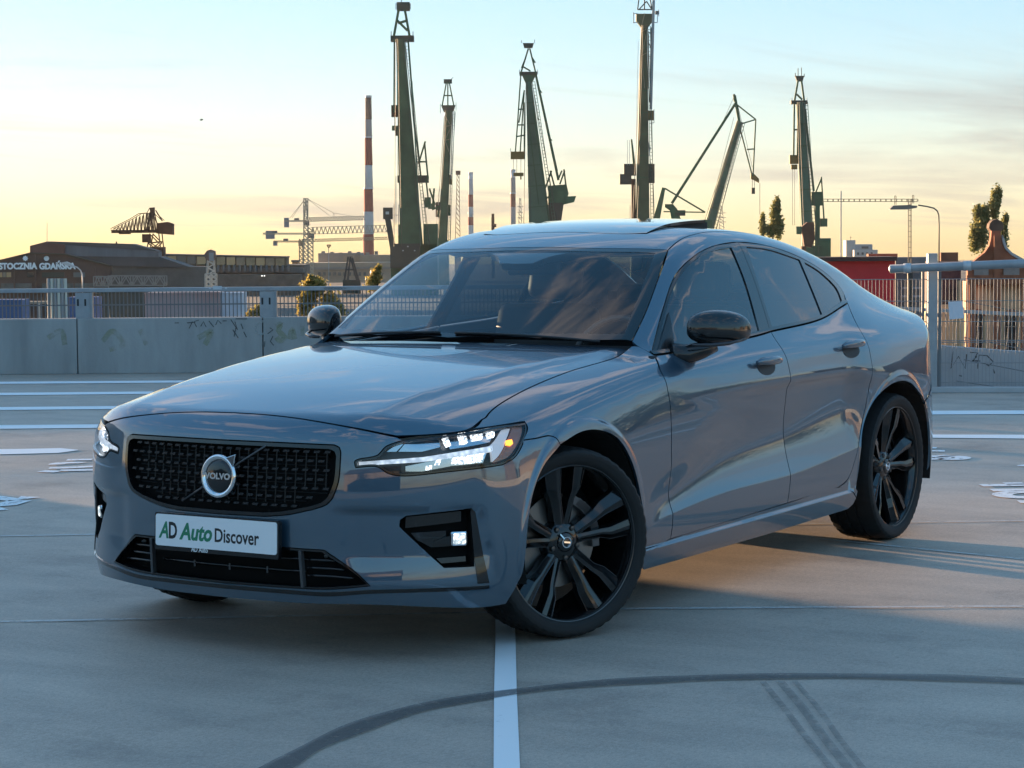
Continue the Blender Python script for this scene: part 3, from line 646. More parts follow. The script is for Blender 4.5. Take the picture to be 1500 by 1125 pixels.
# ---- headlights
def onhl(q): 
    """fill the missing x from the body for (y, z) pairs"""
    return [(fpt(y,z)[0][0],y,z) for y,z in q]
from_px={}
for s in (0,1):
    H=place('headlight',panel_data('f',lower,[inset(outline('f',HL,.02),.001)],.03,.07,-.07),mat('lamp_black',(.012,.012,.013),.3),CAR,s==1)
    def hp(name,pts,sh,m,sk=.012,step=.02):
        d=panel_data('f',lower,[outline('f',pts,.012)],step,sh,sk); return place(name,d,m,H,s==1)
    LB1=[(0.788, 0.522, 0.67), (0.749, 0.604, 0.677), (0.679, 0.71, 0.685), (0.591, 0.805, 0.702), (0.489, 0.864, 0.714), (0.497, 0.869, 0.696), (0.594, 0.807, 0.684), (0.68, 0.711, 0.669), (0.751, 0.605, 0.663), (0.789, 0.524, 0.658)]
    LB2=[(0.505, 0.873, 0.661), (0.498, 0.86, 0.715), (0.41, 0.848, 0.757), (0.355, 0.853, 0.765), (0.421, 0.874, 0.726), (0.48, 0.881, 0.679)]
    UP=[[(0.62, 0.749, 0.75), (0.604, 0.757, 0.757), (0.61, 0.78, 0.721), (0.624, 0.768, 0.716)], [(0.57, 0.783, 0.758), (0.545, 0.795, 0.762), (0.561, 0.816, 0.728), (0.582, 0.801, 0.726)], [(0.524, 0.802, 0.764), (0.478, 0.819, 0.765), (0.505, 0.841, 0.739), (0.542, 0.823, 0.736)], [(0.459, 0.828, 0.763), (0.426, 0.834, 0.766), (0.449, 0.854, 0.743), (0.482, 0.848, 0.74)]]
    UPD=[[(0.706, 0.661, 0.729), (0.63, 0.745, 0.742), (0.635, 0.757, 0.715), (0.677, 0.709, 0.701), (0.722, 0.643, 0.702)], [(0.604, 0.757, 0.757), (0.416, 0.838, 0.765), (0.484, 0.861, 0.723), (0.614, 0.782, 0.707)], [(0.743, 0.609, 0.702), (0.713, 0.648, 0.735), (0.705, 0.661, 0.733), (0.726, 0.637, 0.702)]]
    LO=[[(0.611, 0.79, 0.687), (0.575, 0.823, 0.691), (0.584, 0.819, 0.658), (0.617, 0.788, 0.659)], [(0.57, 0.827, 0.692), (0.521, 0.857, 0.696), (0.537, 0.855, 0.663), (0.578, 0.825, 0.659)], [(0.674, 0.721, 0.655), (0.662, 0.737, 0.657), (0.665, 0.735, 0.642), (0.677, 0.72, 0.641)], [(0.649, 0.749, 0.678), (0.638, 0.761, 0.682), (0.647, 0.755, 0.656), (0.656, 0.744, 0.657)]]
    LOD=[[(0.714, 0.666, 0.654), (0.623, 0.778, 0.679), (0.62, 0.785, 0.651), (0.683, 0.712, 0.636), (0.715, 0.667, 0.637)], [(0.623, 0.778, 0.683), (0.506, 0.865, 0.697), (0.529, 0.86, 0.658), (0.626, 0.779, 0.651)]]
    AMB=[(0.351, 0.855, 0.764), (0.297, 0.858, 0.772), (0.316, 0.873, 0.751), (0.365, 0.889, 0.716), (0.449, 0.893, 0.671), (0.503, 0.874, 0.659), (0.475, 0.883, 0.679), (0.417, 0.874, 0.726)]
    AML=[(0.424, 0.873, 0.727), (0.395, 0.877, 0.728), (0.4, 0.884, 0.715), (0.418, 0.886, 0.709), (0.436, 0.88, 0.713)]
    # light bar: tip by the grille, running back and spreading up and down at the outer end
    hp('light_bar',LB1,.016,LEDS); hp('light_bar_end',LB2,.016,LEDD)
    for q in UP: hp('led_module',q,.024,LED)
    for q in UPD: hp('lamp_reflector',q,.034,mat('lamp_chrome',(.55,.57,.6),.12,1.0))
    for q in LO: hp('led_module',q,.024,LED)
    for q in LOD: hp('lamp_reflector',q,.034,mat('lamp_chrome'))
    hp('side_reflector',AMB,.012,AMBER); hp('indicator_led',AML,.008,AMBL,.006,.01)
    place('headlight_lens',panel_data('f',lower,[inset(outline('f',HL,.02),.003)],.025,.002,.0),LENS,H,s==1)
    place('lens_rim',panel_data('f',lower,[inset(outline('f',HL,.02),.0015),inset(outline('f',HL,.02),.007)],.02,-.0005,.01),GBLK,H,s==1)
# ---- doors with their windows
DOOR1=panel('front_door',PAINT,CC,'s',body,[BELT[:4],BSEAM,[BSEAM[-1],DOORF[-1]],DOORF[::-1]],step=.024,feats=FE_C)
DOOR2=panel('rear_door',PAINT,CC,'s',body,[BELT[3:],RDOOR,[RDOOR[-1],BSEAM[-1]],BSEAM[::-1]],step=.024,feats=FE_C+FE_R)
BSU=[(-1.798,.634,1.372),(-1.775,.726,1.213),(-1.72,.835,1.000)]
BELTG=[(x,y,z+.006) for x,y,z in BELT]
GF=[[(-.800,.787,.968),(-.992,.721,1.118),(-1.178,.679,1.231),(-1.356,.664,1.302),(-1.531,.656,1.336),(-1.705,.652,1.349)],[(-1.705,.652,1.349),(-1.690,.72,1.22),(-1.625,.823,1.010)],[(-1.625,.823,1.010),(-1.2,.815,.982),(-.800,.787,.968)]]
GR=[[(-1.850,.654,1.350),(-2.05,.658,1.337),(-2.355,.669,1.288)],[(-2.355,.669,1.288),(-2.335,.74,1.16),(-2.318,.797,1.050)],[(-2.318,.797,1.050),(-2.05,.81,1.030),(-1.755,.824,1.016)],[(-1.755,.824,1.016),(-1.80,.74,1.19),(-1.850,.654,1.350)]]
GQ=[[(-2.400,.671,1.277),(-2.53,.68,1.237),(-2.622,.695,1.192)],[(-2.622,.695,1.192),(-2.668,.72,1.150),(-2.655,.744,1.102)],[(-2.655,.744,1.102),(-2.52,.77,1.075),(-2.362,.792,1.058)],[(-2.362,.792,1.058),(-2.38,.73,1.16),(-2.400,.671,1.277)]]
panel('window_frame',GBLK,DOOR1,'s',greenhouse,[TRIM[:6],BSU,BELTG[:4][::-1]],holes=[GF],step=.03,gap=.0015)
panel('window_frame',GBLK,DOOR2,'s',greenhouse,[TRIM[5:],BELTG[3:][::-1],BSU[::-1]],holes=[GR,GQ],step=.03,gap=.0015)
panel('window_glass',SIDEG,DOOR1,'s',greenhouse,GF,step=.05,gap=-.004,shift=.005,skirt=0)
panel('window_glass',TINT,DOOR2,'s',greenhouse,GR,step=.05,gap=-.004,shift=.005,skirt=0)
panel('quarter_glass',TINT,DOOR2,'s',greenhouse,GQ,step=.05,gap=-.004,shift=.005,skirt=0)
# waist strip under the glass
for dr,a,b in ((DOOR1,BELTG[:4],'w'),(DOOR2,BELTG[3:],'w')):
    up_=[(x,y,z+.012) for x,y,z in a]; panel('waist_strip',GBLK,dr,'s',body,[a,[a[-1],up_[-1]],up_[::-1],[up_[0],a[0]]],step=.03,gap=.0,shift=-.006,skirt=.01)
# ---- side panel: windscreen pillar, roof rail, rear pillar and rear wing in one
QTR=panel('side_panel',PAINT,CC,'d',body,[A_WS,DITCH,RG,[(-3.30,.61,1.13),(-3.45,.63,1.08),(-3.60,.64,1.055)],[(-3.60,.64,1.055),(-3.66,.70,1.0),(-3.62,.775,.955)],[(-3.62,.775,.955),(-3.56,.82,.86),(-3.50,.85,.72)],[(-3.50,.85,.72),(-3.35,.89,.66),(-3.20,.92,.60)],RARCH[:8][::-1],[RARCH[0],(-2.33,.915,.285),RDOOR[-1]],RDOOR[::-1],TRIM[::-1],[TRIM[0],(-.742,.780,.960),(-.727,.742,.985),A_WS[0]]],step=.026,gap=.0015,feats=FE_R+FE_C)
# ---- sills
panel('sill',PAINT,CC,'s',lower,[[(-.462,.9,.25),(-.6,.9,.255),(-.685,.9,.263),(-1.705,.9,.291),(-2.233,.9,.304),(-2.33,.9,.285),(-2.414,.9,.240)],[(-2.414,.9,.240),(-2.40,.9,.215),(-2.35,.9,.195)],[(-2.35,.9,.195),(-1.4,.9,.178),(-.50,.9,.170)],[(-.50,.9,.170),(-.465,.9,.20),(-.462,.9,.25)]],step=.02,gap=.001,feats=FE_S)
# ---- roof, sunroof, screens
SUNR=[[(-1.40,0,0),(-1.40,.30,0),(-1.44,.40,0)],[(-1.44,.40,0),(-1.7,.405,0),(-1.98,.40,0)],[(-1.98,.40,0),(-2.03,.30,0),(-2.03,0,0)]]
ROOF_=panel('roof',PAINT,CAR,'t',greenhouse,sym([[(-1.185,0,0),(-1.205,.3,0),(-1.286,.578,0)],DITCH,[(-2.74,.54,0),(-2.66,.3,0),(-2.63,0,0)]]),holes=[sym(SUNR)],step=.035,both=False)
# opened sunroof: panel tipped up at its rear edge on a gasket skirt
lp=[inset(outline('t',sym(SUNR),.025),.004)]; d=panel_data('t',greenhouse,lp,.04,0,.012)
P=d[0].copy(); k=np.clip((-1.40-P[:,0])/.63,0,1); P[:,2]+=k*.040
sunp=place('sunroof',(P,d[1],d[2]),mat('sunroof_glass',(.008,.009,.010),.05,0,1.0),ROOF_)
m_=MB()
for s in (-1,1):
    top=[];bot=[]
    for x in np.linspace(-1.45,-2.02,9):
        kk=(-1.40-x)/.63; O=np.array([[x,s*.385,1.6]]); t=march(greenhouse,O,np.array([[0,0,-1.]]),0,1.0,36); zz=1.6-t[0]
        top.append((x,s*.385,zz+kk*.040-.010)); bot.append((x,s*.385,zz-.02))
    m_.add(top+bot,[(i,i+1,9+i+1,9+i) for i in range(8)])
m_.build('sunroof_gasket',mat('gasket',(.02,.018,.016),.7),ROOF_,fix=False)
WSO=[[(-.545,0,0),(-.58,.30,0),(-.66,.58,0),(-.729,.716,0)],A_WS,[(-1.286,.578,0),(-1.205,.3,0),(-1.185,0,0)]]
WSI=[[(-.575,0,0),(-.61,.30,0),(-.69,.56,0),(-.745,.672,0)],[(-.745,.672,0),(-.99,.612,0),(-1.235,.545,0)],[(-1.235,.545,0),(-1.17,.3,0),(-1.15,0,0)]]
WS=panel('windscreen',WIND,CAR,'t',greenhouse,sym(WSI),step=.05,both=False,gap=-.002,shift=.001,skirt=0)
panel('windscreen_border',mat('frit_black',(.006,.006,.007),.06,0,.5),WS,'t',greenhouse,sym(WSO),holes=[sym(WSI)],step=.04,both=False,gap=.002,skirt=.01)
RGO=[[(-2.63,0,0),(-2.66,.3,0),(-2.74,.54,0)],RG,[(-3.30,.61,0),(-3.40,.35,0),(-3.43,0,0)]]
panel('rear_window',TINT,CAR,'t',body,sym(RGO),step=.05,both=False,gap=.002,shift=.002,skirt=.01)
panel('boot_lid',PAINT,CAR,'t',body,sym([[(-3.43,0,0),(-3.40,.35,0),(-3.30,.61,0)],[(-3.30,.61,0),(-3.45,.63,0),(-3.60,.64,0)],[(-3.60,.64,0),(-3.68,.60,0),(-3.74,.50,0),(-3.825,0,0)]]),step=.04,both=False)
TAIL=[[(-3.60,.64,1.005),(-3.66,.70,.985),(-3.62,.775,.955)],[(-3.62,.775,.955),(-3.56,.82,.86),(-3.50,.85,.72)],[(-3.50,.85,.72),(-3.58,.79,.72),(-3.66,.70,.74)],[(-3.66,.70,.74),(-3.74,.55,.86),(-3.78,.45,.92)],[(-3.78,.45,.92),(-3.76,.55,.975),(-3.60,.64,1.005)]]
panel('tail_light',mat('tail_red',(.20,.006,.008),.12,0,1.0),CC,'r',lower,TAIL,step=.03,gap=.003)
panel('tail_panel',PAINT,CAR,'r',lower,sym([[(-3.84,0,1.000),(-3.80,.3,.995),(-3.76,.55,.977)],[(-3.76,.55,.977),(-3.78,.45,.92),(-3.74,.55,.86),(-3.66,.70,.74)],[(-3.66,.70,.74),(-3.80,.3,.70),(-3.85,0,.70)]]),step=.04,both=False)
panel('rear_bumper',PAINT,CAR,'r',lower,sym([[(-3.85,0,.70),(-3.80,.3,.70),(-3.66,.70,.74)],[(-3.66,.70,.74),(-3.58,.79,.72),(-3.50,.85,.72)],[(-3.50,.85,.72),(-3.35,.89,.66),(-3.20,.92,.60)],[(-3.20,.92,.60),(-3.245,.925,.55),(-3.29,.92,.44),(-3.31,.90,.24)],[(-3.31,.90,.24),(-3.55,.78,.24),(-3.8,.4,.24),(-3.85,0,.24)]]),step=.04,both=False)
# ---- dark inner structure behind the shut lines, floor and wheel housings
def inner(P): return lower(P)+.020
ISH=mat('inner_black',(.004,.004,.004),.9)
panel('inner_structure',ISH,CC,'s',inner,[[(.40,.8,.70),(-.45,.8,.90),(-.8,.8,.93),(-2.7,.8,.99)],[(-2.7,.8,.99),(-3.3,.8,.9)],[(-3.3,.8,.9),(-3.3,.8,.3)],RARCH[::-1],[(-2.414,.9,.19),(-.47,.9,.175)],FARCH[::-1][1:-1],[(.412,.9,.272),(.40,.8,.70)]],step=.08,gap=0,skirt=0)
panel('bonnet_underside',ISH,CAR,'t',inner,sym([[(.76,0,0),(.74,.3,0),(.66,.6,0)],[(.66,.6,0),(.4,.79,0),(-.65,.74,0)],[(-.65,.74,0),(-.6,.4,0),(-.56,0,0)]]),step=.08,both=False,gap=0,skirt=0)
m_=MB(); m_.box((-1.43,0,.20),(3.9,1.20,.06)); m_.box((-1.43,0,.24),(1.85,1.72,.06)); m_.box((.60,0,.235),(.30,.9,.04)); m_.build('underbody',ISH,CAR)
for cx in (0,-2.872):
    for s in (-1,1):
        m_=MB(); n=26; vs=[];fs=[]
        for j,yy in enumerate((.50,.915)):
            for i in range(n+1):
                a=math.radians(-14+208*i/n); vs.append((cx-.015+(.405 if cx==0 else .425)*math.cos(a),s*yy,.336+.400*math.sin(a)))
        fs=[(i,i+1,n+1+i+1,n+1+i) for i in range(n)]; b=len(vs); vs.append((cx,s*.50,.336)); fs+=[(i,i+1,b) for i in range(n)]
        m_.add(vs,fs); m_.build('wheel_arch_liner',mat('liner_black',(.008,.008,.008),.8),CAR,fix=False)
# ---- door handles
for s in (0,1):
    g=[1,-1][s]
    for dr,xa,xb,z in ((DOOR1[s],-1.405,-1.625,.884),(DOOR2[s],-2.285,-2.50,.908)):
        xm=(xa+xb)/2; P0,n0=sp('s',body,[(xm,.9,z-.012)]); c=P0[0]*[1,g,1]; nn=n0[0]*[1,g,1]
        q=[]
        for i in range(20): a=2*math.pi*i/20; q.append((xm+.082*math.cos(a),.9,z-.014+.036*math.sin(a)))
        place('handle_cup',panel_data('s',body,[outline('s',q,.02)],.02,.010,-.010) if 0 else panel_data('s',body,[outline('s',q,.02)],.02,-.0012,.001),mat('cup_dark',(.010,.014,.020),.5),dr,s==1)
        pts=[];rs=[]
        for k in np.linspace(0,1,15):
            x=xa+(xb-xa)*k; Pq,nq=sp('s',body,[(x,.9,z)]); lift=.014+.026*math.sin(math.pi*min(1,max(0,k)))**.5
            pts.append((Pq[0]+nq[0]*lift)*[1,g,1]); rs.append(.0075+.0105*math.sin(math.pi*k)**.45)
        h=MB(); h.tube(pts,rs,12); V=np.array(h.v); cen=np.repeat(np.array(pts),12,0); V[:,1]=cen[:,1]+(V[:,1]-cen[:,1])*.62; h.v=[tuple(v) for v in V]
        h.build('door_handle',PAINT,dr,smooth=True)
# ---- wing mirrors
for s in (0,1):
    g=[1,-1][s]
    # housing: superellipsoid-like shell from stacked sections along its width
    secs=[]; ns=22; nt_=30
    for i in range(ns+1):
        k=i/ns; e=2*k-1; th=math.pi*k
        y=.842+.200*(1-math.cos(th))/2
        r=max(0.02,math.sin(th))**.52
        ctr=np.array([-.965-.115*k,y,1.040+.012*k-.02*k*k]); 
        hh=(.081-.012*k)*r; dd=(.092-.016*k)*r
        ring=[]
        for j in range(nt_):
            a=2*math.pi*j/nt_; c_,s_=math.cos(a),math.sin(a)
            xx=(abs(c_)**.85)*math.copysign(1,c_)*dd; zz=(abs(s_)**.78)*math.copysign(1,s_)*hh
            if xx<0: xx*=.55            # flat rear side carrying the glass
            if zz<0: zz*=.80
            ring.append(ctr+[xx,0,zz])
        secs.append(ring)
    vs=[tuple(p*[1,g,1]) for r in secs for p in r]; fs=[(i*nt_+j,i*nt_+(j+1)%nt_,(i+1)*nt_+(j+1)%nt_,(i+1)*nt_+j) for i in range(ns) for j in range(nt_)]
    fs+=[tuple(range(nt_)),tuple(ns*nt_+j for j in range(nt_))]
    MR=MB().add(vs,fs).build('wing_mirror',mat('mirror_black',(.007,.007,.008),.16,0,.7),CAR,smooth=True)
    st=MB(); st.tube([np.array(q)*[1,g,1] for q in ((-.89,.80,.945),(-.93,.845,.945),(-.975,.885,.960),(-1.01,.92,.985))],[.046,.040,.034,.034],14).build('mirror_stalk',TRIMB,MR,smooth=True)
    MB().tube([np.array(q)*[1,g,1] for q in ((-.895,.885,.985),(-.925,.95,.984),(-.97,1.005,.99),(-1.05,1.036,1.005))],[.006,.008,.008,.005],8).build('mirror_indicator',mat('smoke_strip',(.05,.05,.055),.12,.3),MR,smooth=True)
    m_=MB(); m_.prism([np.array(q)*[1,g,1] for q in ((-1.018,.87,.990),(-1.108,1.015,1.0),(-1.108,1.015,1.075),(-1.018,.87,1.09))],(-.003,0,0)); m_.build('mirror_glass',CHROME,MR)
    # sail trim at the window's front corner
    panel_=panel_data('s',greenhouse,[outline('s',[(-.785,.79,.962),(-.985,.72,1.105),(-.90,.79,.975)],.03)],.04,-.003,.01); place('mirror_sail',panel_,TRIMB,MR,s==1)
# ---- wipers and cowl
panel('cowl',MBLK,CAR,'t',lower,sym([[(-.530,0,0),(-.60,.45,0),(-.70,.715,0)],[(-.70,.715,0),(-.735,.712,0)],[(-.735,.712,0),(-.665,.58,0),(-.585,.30,0),(-.55,0,0)]]),step=.04,both=False,gap=.0,shift=.010,skirt=.02)
def onw(x,y,out):
    O=np.array([[x,y,1.6]]); t=march(body,O,np.array([[0,0,-1.]]),0,1.2,36); return np.array([x,y,1.6-t[0]+out])
for ys in ((.62,.02),(-.05,-.62)):
    pts=[onw(-.565-.22*y*y,y,.006) for y in np.linspace(ys[0],ys[1],8)]
    MB().tube(pts,.005,6).build('wiper',MBLK,CAR,smooth=True)
# ---- wheels
RUB=mat('tyre_rubber',(.0075,.0075,.0078),.72,bump=(220,.25,.002)); RIMB=mat('rim_black',(.006,.006,.0065),.15,0,.5,.5); DISC=mat('brake_disc',(.22,.21,.20),.35,.9); CAL=mat('caliper_grey',(.12,.12,.125),.4,.6)
EDGE=mat('spoke_edge',(.10,.10,.105),.2,.8,.6)
def wheel(cx,cy,steer,phase,side):
    W=empty('wheel',(0,0,0)); W.parent=CAR; W.location=(cx+1.436,cy,.336)
    # local: +y outwards
    R=.336; n=150
    prof=[(.255,-.105),(.262,-.112),(.285,-.119),(.312,-.120),(.327,-.112),(.333,-.095),(.3355,-.072),(.329,-.070),(.329,-.062),(.336,-.060),(.336,-.022),(.329,-.020),(.329,-.010),(.336,-.008),(.336,.030),(.329,.032),(.329,.042),(.336,.044),(.3355,.072),(.333,.095),(.327,.112),(.318,.119),(.305,.1205),(.302,.1195),(.293,.1185),(.284,.115),(.277,.109),(.268,.100)]
    vs=[];k=len(prof)
    for i,(r,h) in enumerate(prof):
        for j in range(n):
            a=2*math.pi*j/n; rr=r
            if r>.332 and ((j+int(h*60))%3==0): rr=r-.006
            elif .311<r<=.333 and abs(h)>.09 and j%3==0: rr=r-.0035
            vs.append((rr*math.cos(a),h,rr*math.sin(a)))
    fs=[(i*n+j,(i+1)*n+j,(i+1)*n+(j+1)%n,i*n+(j+1)%n) for i in range(k-1) for j in range(n)]
    def put(name,vs,fs,m,ang=40):
        me=bpy.data.meshes.new(name); me.from_pydata(vs,[],fs); me.materials.append(m); bm=bmesh.new(); bm.from_mesh(me); bmesh.ops.recalc_face_normals(bm,faces=bm.faces); bm.to_mesh(me); bm.free()
        o=bpy.data.objects.new(name,me); COL.objects.link(o); o.parent=W; auto_smooth(o,ang); return o
    put('tyre',vs,fs,RUB,30)
    m=MB().lathe([(.2735,.107),(.2785,.104),(.2735,.098),(.2675,.090),(.2630,.060),(.257,.02),(.245,-.09),(.255,-.105)],(0,0,0),(0,1,0),72); put('rim',m.v,m.f,RIMB)
    m=MB().lathe([(.2722,.1072),(.2742,.1078),(.2786,.1050),(.2788,.1030)],(0,0,0),(0,1,0),72); put('rim_lip',m.v,m.f,EDGE)
    # five twin spokes, each arm kinked and ridged
    for q in range(5):
        a0=math.radians(phase+72*q)
        m=MB()
        for sg in (-1,1):
            st=[(.030,.010,.0175,.052),(.075,.0175,.0165,.058),(.150,.034,.0170,.072),(.186,.049,.0235,.082),(.271,.060,.0315,.094)]
            rings=[]
            for (r,t,wd,h) in st:
                t*=sg; dn=.016*sg*min(1,r/.15); ring=[(r,t-wd*1.15,h-.040),(r,t-wd,h-.002+min(0,dn)),(r,t-wd*.25*sg,h+.002),(r,t+wd*.2,h+.001),(r,t+wd,h-.002-max(0,dn)),(r,t+wd*1.15,h-.040)]
                rings.append(ring)
            b=len(m.v)
            for ring in rings:
                for r,t,h in ring:
                    m.v.append((r*math.cos(a0)-t*math.sin(a0),h,r*math.sin(a0)+t*math.cos(a0)))
            for i in range(len(st)-1):
                for j in range(6): m.f.append((b+i*6+j,b+i*6+(j+1)%6,b+(i+1)*6+(j+1)%6,b+(i+1)*6+j))
            m.f.append(tuple(b+j for j in range(6)));m.f.append(tuple(b+(len(st)-1)*6+j for j in range(6)))
        put('spoke',m.v,m.f,RIMB,15)
        m=MB()
        for sg in (-1,1):
            for e in (-1,1):
                pts=[]
                for (r,t,wd,h) in ((.060,.0145,.0165,.0565),(.150,.034,.0170,.072),(.186,.049,.0235,.082),(.269,.060,.0315,.094)):
                    hh_=h-.002-(.016*min(1,r/.15) if e==sg else 0); t=t*sg+e*wd*.98; pts.append((r*math.cos(a0)-t*math.sin(a0),hh_+.0005,r*math.sin(a0)+t*math.cos(a0)))
                m.tube(pts,.0014,5)
        put('spoke_edge',m.v,m.f,EDGE)
        an=a0+math.radians(36); nx,nz=.056*math.cos(an),.056*math.sin(an)
        m=MB().lathe([(.0001,.066),(.008,.065),(.0105,.060),(.0105,.03)],(nx,0,nz),(0,1,0),12); put('wheel_bolt',m.v,m.f,mat('bolt_metal',(.10,.10,.10),.3,.9))
    m=MB().lathe([(.036,.063),(.062,.058),(.075,.045),(.08,.01)],(0,0,0),(0,1,0),40); put('hub',m.v,m.f,RIMB)
    m=MB().lathe([(.0001,.071),(.028,.070),(.034,.066),(.0365,.058)],(0,0,0),(0,1,0),32); put('hub_cap',m.v,m.f,GBLK)
    m=MB().lathe([(.0150,.0705),(.0165,.0735),(.0200,.0735),(.0215,.0700)],(0,0,0),(0,1,0),28); m.beam((.012,.072,.012),(.030,.072,.030),.006); m.beam((-.013,.0725,-.002),(.013,.0725,.002),.006); put('cap_emblem',m.v,m.f,CHROME)
    m=MB().lathe([(.07,.012),(.165,.012),(.165,-.012),(.07,-.012)],(0,0,0),(0,1,0),60); put('brake_disc',m.v,m.f,DISC)
    m=MB()
    for i in range(7):
        a=math.radians(150+(i-3)*9); m.box((.150*math.cos(a),.004,.150*math.sin(a)),(.030,.075,.075),[(math.cos(a),0,math.sin(a)),(0,1,0),(-math.sin(a),0,math.cos(a))])
    put('brake_caliper',m.v,m.f,CAL)
    if side<0: W.scale=(1,1,1); W.rotation_euler=(0,0,math.pi+steer)
    else: W.rotation_euler=(0,0,steer)
    return W
ST=math.radians(-23)
wheel(0,.800,ST,88,1); wheel(0,-.800,ST,70,-1); wheel(-2.872,.806,0,98,1); wheel(-2.872,-.806,0,60,-1)
# ---- cabin
LEATH=mat('seat_leather',(.040,.038,.038),.5); DASH=mat('dash_black',(.010,.010,.011),.6); PALE=mat('headliner',(.30,.29,.27),.9)
def soft(name,boxes,m,bev,parent=CAR):
    mb=MB()
    for c,sz,ry in boxes:
        r=math.radians(ry); mb.box(c,sz,[(math.cos(r),0,-math.sin(r)),(0,1,0),(math.sin(r),0,math.cos(r))])
    o=mb.build(name,m,parent,bevel=bev); auto_smooth(o,50); return o
for y in (.37,-.37):
    S=soft('front_seat',[((-1.55,y,.50),(.52,.50,.16),0),((-1.86,y,.80),(.14,.50,.62),-18)],LEATH,.05)
    soft('headrest',[((-2.00,y,1.20),(.10,.26,.17),-14)],LEATH,.04,S)
soft('rear_bench',[((-2.35,0,.52),(.50,1.25,.16),0),((-2.70,0,.80),(.16,1.25,.60),-22)],LEATH,.05)
for y in (.38,-.38): soft('rear_headrest',[((-2.84,y,1.10),(.09,.26,.13),-14)],LEATH,.03)
soft('dashboard',[((-.92,0,.84),(.36,1.36,.22),8),((-1.12,0,.70),(.20,1.30,.30),0)],DASH,.05)
soft('centre_console',[((-1.45,0,.58),(.75,.22,.20),0)],DASH,.03)
m_=MB(); n=28; pts=[]
ca=math.radians(24)
for i in range(n+1):
    a=2*math.pi*i/n; pts.append(np.array([-1.20-.185*math.cos(a)*math.sin(ca),.37+.185*math.sin(a),.90+.185*math.cos(a)*math.cos(ca)]))
SW=m_.tube(pts,.014,8,False).build('steering_wheel',LEATH,CAR,smooth=True)
m_=MB(); m_.tube([(-1.17,.37,.885),(-1.20,.37,.90)],.055,14); m_.beam((-1.20,.19,.90),(-1.20,.55,.90),.03,.03,.02); m_.build('steering_boss',LEATH,SW)
soft('rear_view_mirror',[((-1.20,0,1.275),(.035,.25,.065),0)],DASH,.012)
panel('sensor_housing',mat('frit_black'),WS,'t',greenhouse,sym([[(-1.055,0,0),(-1.06,.075,0)],[(-1.06,.075,0),(-1.12,.13,0),(-1.155,.19,0)],[(-1.155,.19,0),(-1.155,0,0)]]),step=.04,both=False,gap=0,shift=.006,skirt=.03)
for y in (.34,-.34): soft('sun_visor',[((-1.36,y,1.335),(.15,.40,.015),-10)],PALE,.005)
def hl_in(P): return greenhouse(P)+.03
panel('headlining',PALE,CAR,'t',hl_in,sym([[(-1.30,0,0),(-1.36,.5,0)],[(-1.36,.5,0),(-2.6,.5,0)],[(-2.6,.5,0),(-2.55,0,0)]]),step=.1,both=False,gap=0,skirt=0)
MB().box((-1.9,0,.33),(2.2,1.5,.04)).box((-3.0,0,.75),(.04,1.3,.75)).box((-.72,0,.62),(.04,1.4,.56)).build('cabin_floor',DASH,CAR)
for y in (.60,-.60): soft('door_card',[((-1.7,y*1.32,.70),(2.0,.05,.50),0)],DASH,.015)

# rear skirt and plate recess
panel('rear_skirt',MBLK,CAR,'r',lower,sym([[(-3.85,0,.242),(-3.80,.3,.242),(-3.60,.72,.242)],[(-3.60,.72,.242),(-3.60,.72,.185)],[(-3.60,.72,.185),(-3.80,.3,.185),(-3.85,0,.185)]]),step=.05,both=False,gap=0,shift=.012)
panel('plate_recess',MBLK,CAR,'r',lower,sym([[(-3.85,0,.66),(-3.84,.27,.66)],[(-3.84,.27,.66),(-3.84,.27,.54)],[(-3.84,.27,.54),(-3.85,0,.54)]]),step=.05,both=False,gap=0,shift=-.002,skirt=.004)
